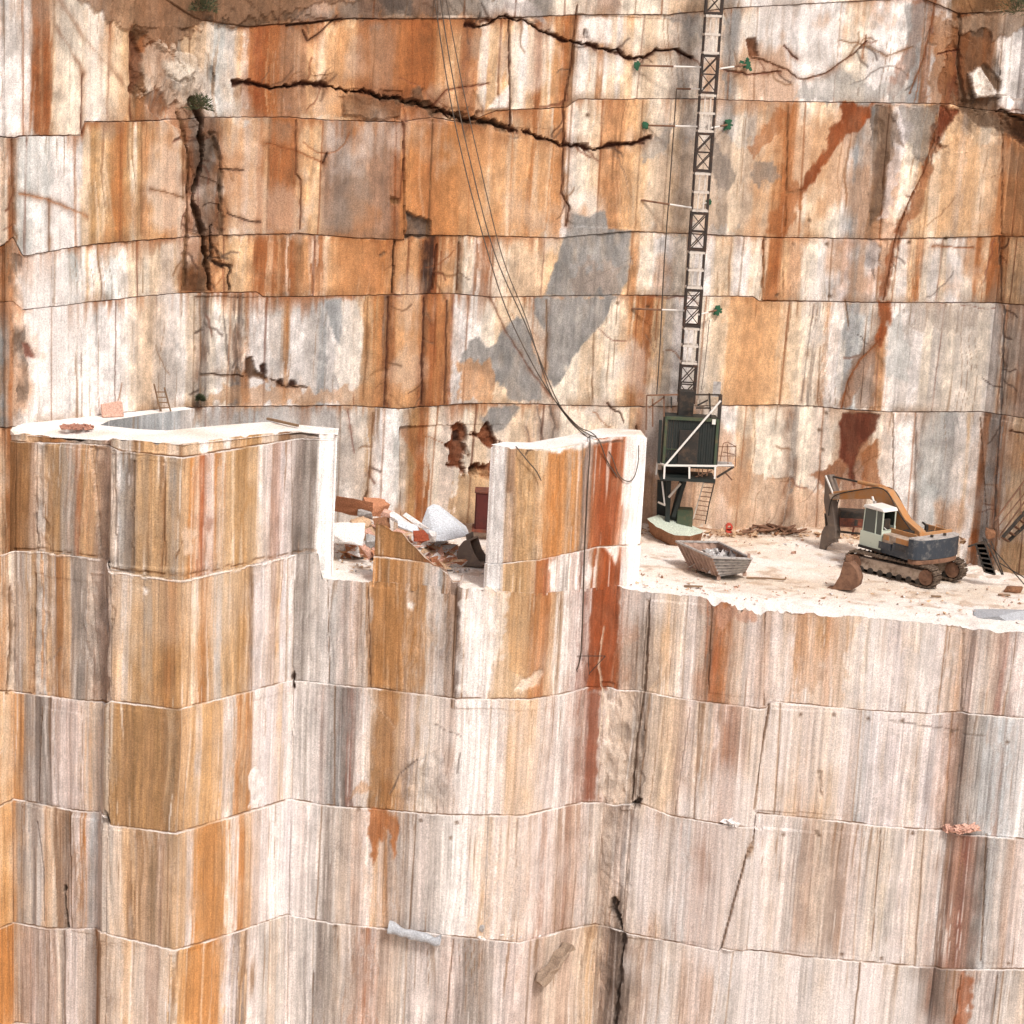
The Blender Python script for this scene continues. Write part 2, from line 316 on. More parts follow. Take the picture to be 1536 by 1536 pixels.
J1 = [(-60, 1020), (0, 1036), (22, 1037), (120, 1050), (160, 1057), (166, 1051), (270, 1063), (440, 1020), (480, 1024), (560, 1032), (680, 1047), (790, 1048), (845, 1040), (880, 1030), (925, 1034), (972, 1037), (1025, 1048), (1068, 1053), (1148, 1062), (1158, 1052), (1299, 1065), (1397, 1071), (1444, 1067), (1536, 1077), (1600, 1085)]
J2 = [(-60, 1225), (0, 1207), (22, 1197), (120, 1215), (160, 1222), (166, 1236), (262, 1248), (440, 1198), (485, 1206), (660, 1220), (780, 1222), (800, 1218), (870, 1202), (920, 1206), (965, 1204), (1008, 1222), (1094, 1236), (1128, 1239), (1134, 1218), (1230, 1227), (1320, 1238), (1475, 1252), (1600, 1262)]
J3 = [(-60, 1410), (0, 1389), (22, 1380), (75, 1390), (160, 1395), (165, 1398), (262, 1421), (300, 1411), (435, 1370), (500, 1382), (640, 1395), (700, 1403), (780, 1410), (850, 1390), (880, 1385), (945, 1396), (1078, 1424), (1082, 1418), (1210, 1433), (1380, 1447), (1600, 1450)]
J4 = [(-60, 1565), (0, 1545), (30, 1530), (160, 1548), (262, 1590), (435, 1535), (680, 1570), (800, 1575), (880, 1560), (1100, 1590), (1600, 1610)]
T0 = "-60:O 0:oO 8:YB 18:B 30:YB 45:t 55:W 68:BY 78:Y 90:G 100:g 108:G 115:R 120:Y 125:o 143:t 160:T 172:W 178:c 182:bG 190:dD 202:y 212:YG 225:y 240:B 246:y 252:G 264:YG 276:o 282:Q 290:Po 298:R 305:N 310:P 322:O 330:T 338:y 348:C 354:Y 372:y 388:w 396:P 407:m 414:M 420:L 430:P 443:D 452:G 462:D 468:G"
T1 = "-60:Q 0:O 10:C 20:tD 30:g 38:Y 46:O 52:c 62:g 68:o 78:g 82:OB 96:o 106:g 112:GD 120:G 130:T 145:t 155:Dt 166:o 180:g 190:T 197:Y 215:yG 230:Y 244:B 250:O 258:B 262:Y 274:o 288:C 298:O 312:o 322:g 335:y 355:Y 372:B 378:L 392:P 404:t 412:o 417:L 430:W 442:D 448:G 458:g 470:g 480:W 493:b 500:g 508:p 516:G 524:P 532:t 540:g 553:B 558:YO 575:YB 590:YO 608:P 615:YB 622:YO 638:g 648:P 655:b 662:g 667:B 672:t 682:K 687:d 692:W 705:W 718:P 726:W 735:P 742:y 755:y 775:yC 795:O 805:OR 820:o 832:W 838:B 844:W 852:p 860:W 868:n 876:P 882:n 888:N 905:NR 932:T 948:t 958:G 968:d 975:T 992:o 1008:T 1020:W 1032:P 1046:t 1052:T 1062:D 1068:R 1080:RO 1092:t 1102:T 1120:P 1140:t 1155:P 1172:T 1185:P 1196:O 1212:P 1220:Yo 1240:RO 1252:yO 1275:o 1290:T 1308:W 1318:T 1330:P 1345:L 1360:T 1380:w 1400:P 1425:T 1440:tO 1448:p 1470:g 1485:T 1498:t 1504:n 1512:g 1524:P"
T2 = "-60:Q 0:qC 12:o 22:Q 34:O 38:G 48:g 55:D 66:G 74:D 80:P 100:p 116:P 128:g 134:o 142:T 152:g 160:G 164:Y 180:yB 200:Y 215:yB 230:Y 244:B 250:YG 262:YB 272:o 285:q 292:P 300:q 318:o 332:P 342:g 350:O 360:o 366:O 374:P 392:L 408:p 414:o 420:L 432:W 442:g 455:G 462:w 478:p 490:bG 500:b 512:D 522:n 528:D 533:W 548:w 556:YB 575:OB 590:Y 600:t 612:P 620:Y 626:g 640:gC 660:P 668:t 680:W 700:W 720:p 728:W 748:P 760:o 775:Po 790:o 805:P 815:p 830:W 840:p 852:P 860:M 868:p 874:nM 882:n 890:M 896:P 905:T 925:tC 945:T 962:d 970:T 990:Co 1012:t 1025:P 1040:T 1050:B 1056:T 1064:L 1072:P 1078:tR 1090:M 1102:tP 1118:T 1140:P 1150:T 1170:P 1185:To 1200:t 1215:T 1228:o 1242:T 1260:P 1275:t 1286:c 1300:L 1320:T 1330:L 1350:P 1368:T 1380:L 1400:P 1418:M 1430:t 1442:D 1452:g 1462:G 1475:c 1490:c 1500:M 1506:c 1525:w"
T3 = "-60:Q 0:q 12:o 22:O 30:G 42:gC 52:D 60:g 68:o 80:C 90:B 100:DB 110:P 124:O 132:P 140:c 150:g 160:G 166:T 185:o 195:B 205:Yt 225:YD 240:t 250:YG 262:o 275:P 288:Q 300:OQ 318:QO 334:W 342:P 350:O 362:o 372:p 385:P 400:w 420:L 434:w 450:P 462:w 480:g 490:D 497:g 508:T 520:g 528:t 540:P 550:W 560:o 568:P 574:O 580:t 590:g 600:tG 612:g 628:P 642:G 655:g 662:W 682:W 700:p 708:W 720:o 735:P 755:oP 775:P 785:t 795:P 805:M 815:P 828:t 840:M 850:t 862:P 875:D 880:gT 895:t 905:T 920:t 930:d 942:T 960:P 975:t 990:T 1002:D 1010:w 1016:M 1022:c 1032:t 1042:M 1060:mG 1080:t 1090:P 1100:T 1108:B 1116:g 1130:P 1150:T 1165:P 1180:g 1195:t 1215:T 1235:Gt 1255:t 1270:P 1290:g 1305:T 1320:C 1328:g 1345:P 1365:T 1385:g 1395:p 1408:c 1415:t 1425:M 1440:n 1450:M 1460:D 1475:c 1490:g 1505:t 1520:P"
T4 = "-60:Q 0:QO 15:O 26:T 40:t 55:p 62:Gt 75:t 90:C 102:D 108:P 125:T 140:g 152:B 160:T 185:o 200:T 220:t 240:T 254:W 262:q 275:Q 300:OQ 322:P 333:L 344:D 350:o 356:B 362:P 378:g 395:T 410:g 425:P 440:g 460:w 478:D 486:G 500:T 512:g 525:t 538:P 545:R 552:P 565:t 580:T 600:g 620:P 640:g 660:p 680:P 692:D 700:G 712:t 722:G 735:P 760:p 780:P 792:t 810:T 830:t 850:T 870:o 885:T 900:t 912:d 934:d 940:T 955:t 975:g 1000:T 1020:t 1036:P 1052:t 1070:w 1085:g 1110:P 1135:g 1155:T 1175:P 1200:G 1220:T 1245:P 1270:g 1290:P 1320:T 1345:g 1370:G 1385:M 1400:D 1420:t 1436:NR 1444:g 1470:P 1490:d 1494:g 1520:T"

BJ = [(-60, 838), (0, 832), (22, 826), (60, 827), (150, 838), (162, 841), (167, 855), (275, 870), (440, 832), (478, 830)]
zx = [FRONT.uv(*q)[0] for q in BJ]; zv = [FRONT.uv(*q)[1] for q in BJ]
for a_, b_ in [(482, -.42), (553, -.42), (555, -.35), (670, -.3), (690, -.1), (738, -.1), (742, -.35), (932, -.45), (936, -.55), (1050, -.55), (1140, -.9), (1300, -1.0), (1440, -1.15), (1700, -1.2)]:
    zx.append(FRONT.uv(a_, 880)[0]); zv.append(b_)
zx = np.array(zx); zv = np.array(zv)
def edge_z(us):
    base = np.interp(us, zx, zv)
    chip = (np.clip(fbm(us*.7, 0*us, 5, 3)*1.2-.2, 0, 1)*.3+.1*np.abs(fbm(us*4, 0*us, 6, 4)))*(us > zx[9])
    stubz = (us > uF(548, 880)) & (us < uF(664, 880)); pilz = (us > uF(748, 880)) & (us < uF(926, 880)); chip = np.where(stubz | pilz, 0, chip)
    jg = np.where((us > uF(665, 880)) & (us < uF(745, 880)), .5*np.abs(fbm(us*2.1, 0*us, 8)), 0)
    jg = jg + np.where((us > uF(1060, 900)) & (us < uF(1190, 910)), .45*np.abs(fbm(us*2.7, 0*us, 9, 5)), 0)
    return base - chip - jg
u_blk = uF(480, 860)
front_splits = [(275, 872, 272, 1060, 0, .025), (265, 1252, 262, 1418, 0, .03), (262, 1425, 256, 1560, 0, .035), (441, 1026, 438, 1196, 0, .025), (165, 860, 158, 1536, 0, .06), (973, 900, 935, 1400, .08, .09), (1154, 1055, 1128, 1215, .10, .05), (1146, 900, 1146, 1060, -.06, .04), (1128, 1240, 1082, 1420, .14, .04), (441, 870, 432, 1530, 0, .035), (378, 860, 376, 1050, .03, .03),
    (684, 880, 678, 1060, .06, .08), (66, 1060, 60, 1200, .03, .03), (22, 1200, 25, 1380, .05, .03), (110, 1220, 112, 1390, .06, .04), (1068, 900, 1062, 1040, .03, .03), (1445, 940, 1442, 1066, .05, .05), (1035, 1060, 1012, 1220, .02, .03),
    (873, 1040, 866, 1536, .02, .025), (1320, 1245, 1305, 1440, .0, .02), (1478, 1250, 1470, 1440, .03, .04), (552, 880, 556, 1030, .03, .03), (492, 870, 494, 1030, .02, .02), (80, 1395, 78, 1536, .03, .03), (155, 1400, 150, 1536, -.04, .04), (345, 1420, 340, 1536, .03, .05), (255, 1430, 252, 1536, -.03, .03),
    (52, 860, 50, 1040, -.05, .05), (135, 860, 150, 1050, -.06, .06), (1494, 1460, 1485, 1536, .0, .03), (1440, 1460, 1428, 1536, .0, .03), (680, 1405, 668, 1536, .0, .03)]
front_cracks = [([(x, y+2.5) for x, y in BJ[5:-1]], .06, -.05, 'W', .8), ([(x, y+2) for x, y in BJ[:5]], .05, -.04, 'W', .6),
    ([(625, 1140), (600, 1160), (585, 1190)], .06, .05, 'D', .6), ([(1325, 1080), (1480, 1105)], .03, .03, 'D', .5), ([(975, 900), (968, 1030), (958, 1100), (948, 1200)], .1, .12, 'DB', .6),  # last entry: soft shadow band painted along the long fissure
    ([(958, 1200), (950, 1205)], .25, .3, 'd', .8), ([(920, 1350), (935, 1390)], .2, .3, 'd', .9), ([(938, 1400), (925, 1536)], .2, .2, 'd', .8), ([(160, 880), (162, 1050)], .12, .2, 'D', .6), ([(14, 880), (16, 960), (10, 1040)], .1, .12, 'B', .6),
    ([(60, 1230), (68, 1300), (70, 1380)], .04, .06, 'D', .5), ([(100, 1330), (105, 1388)], .14, .2, 'd', .8), ([(440, 1010), (442, 1030)], .12, .15, 'K', .8), ([(1228, 1160), (1230, 1190)], .13, .12, 'T', .7), ([(160, 1215), (163, 1232)], .1, .15, 'd', .8),
    ([(905, 940), (898, 1000), (905, 1040), (896, 1110)], .07, .06, 'C', .8), ([(690, 1130), (685, 1160)], .04, .04, 'D', .6), ([(892, 1428), (884, 1452)], .05, .05, 'd', .8)]
front_patches = [([(888, 875), (932, 878), (926, 960), (912, 1035), (880, 1035)], 'N', 0, .1, .8), ([(882, 1040), (898, 1040), (892, 1200), (874, 1200)], 'nN', 0, .12, .6), ([(556, 870), (605, 875), (600, 1035), (560, 1030)], 'YO', 0, .15, .6), ([(565, 1036), (600, 1040), (585, 1150), (560, 1200)], 'YO', 0, .2, .5), ([(755, 885), (795, 885), (795, 1030), (765, 1000)], 'yQ', 0, .15, .4), ([(285, 1240), (335, 1225), (333, 1400), (290, 1408)], 'Yo', 0, .2, .3), ([(266, 1430), (330, 1412), (328, 1560), (262, 1560)], 'Qo', 0, .2, .4),
    ([(1075, 900), (1110, 915), (1140, 910), (1125, 940), (1100, 925), (1080, 940), (1070, 920)], 'RP', 0, .3, .7), ([(1190, 910), (1230, 915), (1240, 1020), (1200, 1040), (1195, 960)], 'OP', 0, .4, .5),
    ([(795, 1008), (818, 1005), (808, 1025), (780, 1042), (775, 1035)], 'WC', -.08, .2, .6), ([(375, 1155), (395, 1160), (385, 1210), (372, 1205)], 'w', -.06, .25, .8), ([(215, 880), (222, 882), (221, 892), (216, 890)], 'W', -.05, .05, .9),
    ([(555, 1210), (580, 1215), (600, 1230), (592, 1290), (580, 1240), (560, 1300), (556, 1260)], 'RO', 0, .2, .8), ([(690, 900), (740, 900), (735, 1030), (690, 1040)], 'W', 0, .3, .6), ([(1440, 1460), (1460, 1460), (1450, 1536), (1430, 1536)], 'NR', 0, .25, .6),
    ([(900, 1040), (925, 1060), (935, 1190), (900, 1200)], 'T', .05, .4, .7), ([(870, 1385), (900, 1385), (885, 1405), (872, 1400)], 'B', 0, .1, .3), ([(740, 870), (765, 885), (760, 960), (745, 1000), (735, 950)], 'W', 0, .3, .5),
    ([(1280, 940), (1300, 930), (1290, 1050), (1262, 1100), (1270, 1000)], 'w', 0, .3, .5), ([(1320, 975), (1420, 985), (1400, 1050), (1280, 1060)], 'wP', 0, .6, .45), ([(540, 1170), (560, 1180), (520, 1200)], 'O', 0, .2, .4), ([(612, 900), (622, 905), (618, 915), (612, 912)], 'W', -.03, .05, .9)]
front_rough = [([(8, 860), (28, 860), (24, 1040), (8, 1040)], .12, 1.6), ([(130, 860), (165, 860), (165, 1050), (135, 1050)], .14, 1.3), ([(900, 1020), (975, 1040), (955, 1210), (890, 1200)], .14, 1.2), ([(905, 1210), (950, 1210), (938, 1536), (900, 1536)], .12, 1.2),
    ([(595, 1150), (668, 1120), (668, 1215), (580, 1210)], .06, 2.2), ([(50, 840), (75, 840), (75, 1040), (52, 1040)], .1, 1.6)]
def dots(L): return [([(x-2.2, y-2.2), (x+2.2, y-2.2), (x+2.2, y+2.2), (x-2.2, y+2.2)], 'dB', -.06, .0, .9) for x, y in L]
front_patches += dots([(1200, 1071), (1250, 1071), (1302, 1078), (1353, 1080), (1427, 1098), (1174, 1249), (1227, 1250), (1262, 1430), (1321, 1436), (1511, 1443), (505, 1387), (546, 1394), (632, 1229), (685, 1232), (676, 1255), (539, 1212), (1510, 1113), (1224, 1246), (887, 1425), (618, 885), (1368, 1248)])
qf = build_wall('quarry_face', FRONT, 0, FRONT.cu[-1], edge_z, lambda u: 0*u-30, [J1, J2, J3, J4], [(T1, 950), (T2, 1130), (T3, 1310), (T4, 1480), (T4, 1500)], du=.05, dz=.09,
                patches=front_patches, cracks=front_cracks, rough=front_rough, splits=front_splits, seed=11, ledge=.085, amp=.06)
tag(qf, kind='structure')

# ---- rear wall
PC.update({k: hx(v) for k, v in {'Q': 'D18A50', 'q': 'E2B080', 'O': 'BF7541', 'o': 'E2BC93', 'R': 'A45A2E', 'C': 'E6D8C6', 'c': 'C6C8C6', 'P': 'DDCCBE', 'M': 'A8826A', 'm': 'B28C72'}.items()})
SAT[0] = .95; CON[0] = .23
R0 = [(-80, -60), (0, -50), (200, -30), (300, 30), (370, 40), (430, 36), (520, 28), (740, 28), (870, 22), (1000, 22), (1100, 12), (1380, -4), (1440, 20), (1600, 10)]
R1 = [(-80, 205), (0, 205), (22, 207), (30, 204), (123, 203), (127, 183), (210, 182), (275, 179), (300, 176), (430, 176), (510, 181), (600, 183), (650, 176), (700, 184), (745, 166), (850, 161), (868, 149), (1040, 148), (1150, 152), (1430, 156), (1440, 160), (1536, 172), (1620, 175)]
R2 = [(-80, 375), (0, 370), (20, 355), (35, 384), (75, 377), (140, 366), (275, 356), (320, 353), (448, 350), (520, 356), (606, 360), (614, 352), (840, 357), (945, 347), (1030, 350), (1150, 356), (1310, 359), (1536, 355), (1620, 356)]
R3 = [(-80, 460), (20, 452), (35, 465), (120, 455), (210, 445), (270, 440), (385, 438), (397, 446), (570, 443), (670, 440), (735, 446), (930, 443), (1130, 445), (1140, 452), (1310, 454), (1510, 456), (1620, 462)]
R4 = [(-80, 650), (20, 640), (35, 640), (150, 623), (290, 611), (300, 611), (510, 608), (600, 613), (700, 605), (940, 610), (1175, 607), (1260, 613), (1330, 618), (1536, 627), (1620, 632)]
K0 = "-80:W 0:W 100:C 180:T 250:B 300:BD 340:dB 400:MB 440:t 490:mT 540:M 580:DT 620:M 660:T 700:T 720:g 760:W 790:G 830:C 870:T 900:t 930:C 1000:oT 1060:C 1080:G 1110:W 1250:C 1385:R 1400:W 1425:B 1480:B 1515:BD"
K1 = "-80:W 0:W 48:OR 54:R 60:oR 66:R 72:RO 78:Co 84:C 110:C 130:W 150:w 160:oC 178:o 196:B 205:OB 220:t 235:OR 250:TB 262:T 275:o 290:oT 310:CT 322:c 338:g 352:o 364:w 372:OR 386:N 396:R 404:o 410:RO 420:M 440:m 458:o 472:C 485:o 505:q 520:o 536:OM 555:m 575:M 595:O 612:OR 628:RO 645:O 658:q 675:o 692:MR 704:oR 716:C 724:w 732:o 748:q 764:C 776:W 790:o 800:RO 812:o 820:C 828:oQ 840:O 852:B 862:W 884:C 896:oR 904:W 912:oC 925:w 935:o 950:C 965:oC 985:C 1005:T 1020:G 1035:C 1052:T 1070:C 1085:b 1100:G 1108:C 1130:W 1160:w 1200:W 1260:C 1300:w 1330:W 1352:g 1366:b 1384:RM 1394:w 1410:W 1424:B 1436:RB 1450:BD 1470:RB 1490:W 1520:w"
K2 = "-80:T 0:C 10:R 17:B 23:c 45:W 62:c 76:W 100:w 122:oC 134:Y 142:y 150:oC 158:y 170:Q 185:y 196:C 204:y 212:oO 225:q 245:qO 268:o 276:RB 284:R 292:KB 300:BD 312:D 322:RD 332:o 342:C 350:q 362:w 374:o 384:OR 394:o 402:R 416:RO 430:R 444:o 456:q 470:o 484:M 500:mD 530:m 560:mM 580:M 590:MR 602:Q 616:QO 632:O 645:QO 660:Q 690:Qo 720:q 728:C 735:q 760:C 770:q 790:QO 800:C 806:q 820:C 828:Q 846:w 862:C 880:oC 900:oO 930:q 950:o 968:C 985:T 1000:Co 1015:GT 1035:C 1055:T 1075:G 1095:C 1112:TG 1130:oT 1160:Oo 1172:O 1186:C 1210:oC 1240:C 1262:w 1276:b 1290:g 1308:BG 1320:Bg 1332:W 1350:C 1368:C 1376:o 1395:C 1410:o 1435:T 1445:o 1465:C 1475:oT 1495:O 1510:oO"
K3 = "-80:T 0:RB 8:B 14:O 20:T 28:g 38:W 78:G 81:w 100:c 118:W 128:o 134:W 142:oC 150:w 160:c 175:W 190:Co 208:C 225:oC 240:T 262:o 270:BO 285:RB 300:DB 312:oO 325:q 345:o 372:q 384:R 394:NB 402:C 408:R 414:o 420:RB 428:W 436:R 444:B 452:q 462:C 468:w 474:OR 482:C 490:o 500:q 520:Qo 545:qO 570:Q 584:q 600:qo 628:O 634:K 644:K 650:RO 656:N 662:q 684:C 690:B 694:C 715:W 720:RM 732:R 738:C 760:qC 790:Cq 820:o 945:oO 958:C 980:w 1010:C 1040:w 1070:oC 1100:w 1125:C 1143:oC 1150:O 1160:RO 1172:o 1182:OC 1200:C 1225:w 1245:g 1260:L 1275:b 1284:g 1300:L 1315:P 1332:C 1345:w 1362:o 1372:O 1382:C 1395:w 1408:oC 1420:w 1445:C 1460:O 1470:oC 1482:OR 1495:O 1503:q 1512:o"
K4 = "-80:G 0:b 10:OR 17:T 22:g 30:g 38:W 75:w 110:W 140:w 170:W 195:Wo 215:To 232:T 246:wP 262:W 280:Co 291:T 298:G 305:D 312:C 322:W 335:C 350:D 358:D 364:C 368:O 371:w 400:g 424:OY 431:w 455:g 478:b 490:w 512:W 525:C 541:oY 552:y 562:Q 574:d 580:NB 590:q 610:oQ 628:N 633:K 638:RO 646:N 652:Q 660:R 664:oO 672:N 675:w 700:W 720:C 740:oC 790:T 830:C 870:Co 900:C 925:oC 940:qO 960:OR 975:o 986:B 990:C 1010:w 1040:C 1065:oC 1090:q 1110:Qo 1140:q 1165:oC 1180:Co 1200:C 1218:D 1222:C 1235:oR 1240:w 1262:C 1266:b 1285:c 1300:P 1310:M 1317:oO 1328:W 1350:g 1365:w 1385:C 1400:g 1415:C 1432:wC 1460:C 1480:w 1500:oC 1506:D 1510:T 1525:t"
K5 = "-80:o 0:oT 8:BO 24:O 30:T 40:W 290:c 310:w 337:gG 370:bc 420:g 470:g 505:cP 530:gC 548:oY 558:w 570:W 590:c 600:T 612:Y 625:R 632:O 640:C 660:P 685:C 705:oC 730:TC 760:oC 800:T 820:GT 835:C 880:oC 920:C 940:o 952:OR 965:t 985:T 1000:t 1050:C 1075:W 1100:oC 1130:C 1160:C 1172:T 1182:G 1194:C 1215:P 1240:C 1262:M 1285:M 1300:C 1318:P 1335:W 1374:Gc 1385:c 1410:b 1430:w 1445:o 1452:w 1468:OR 1478:b 1495:RO 1502:T 1515:o"
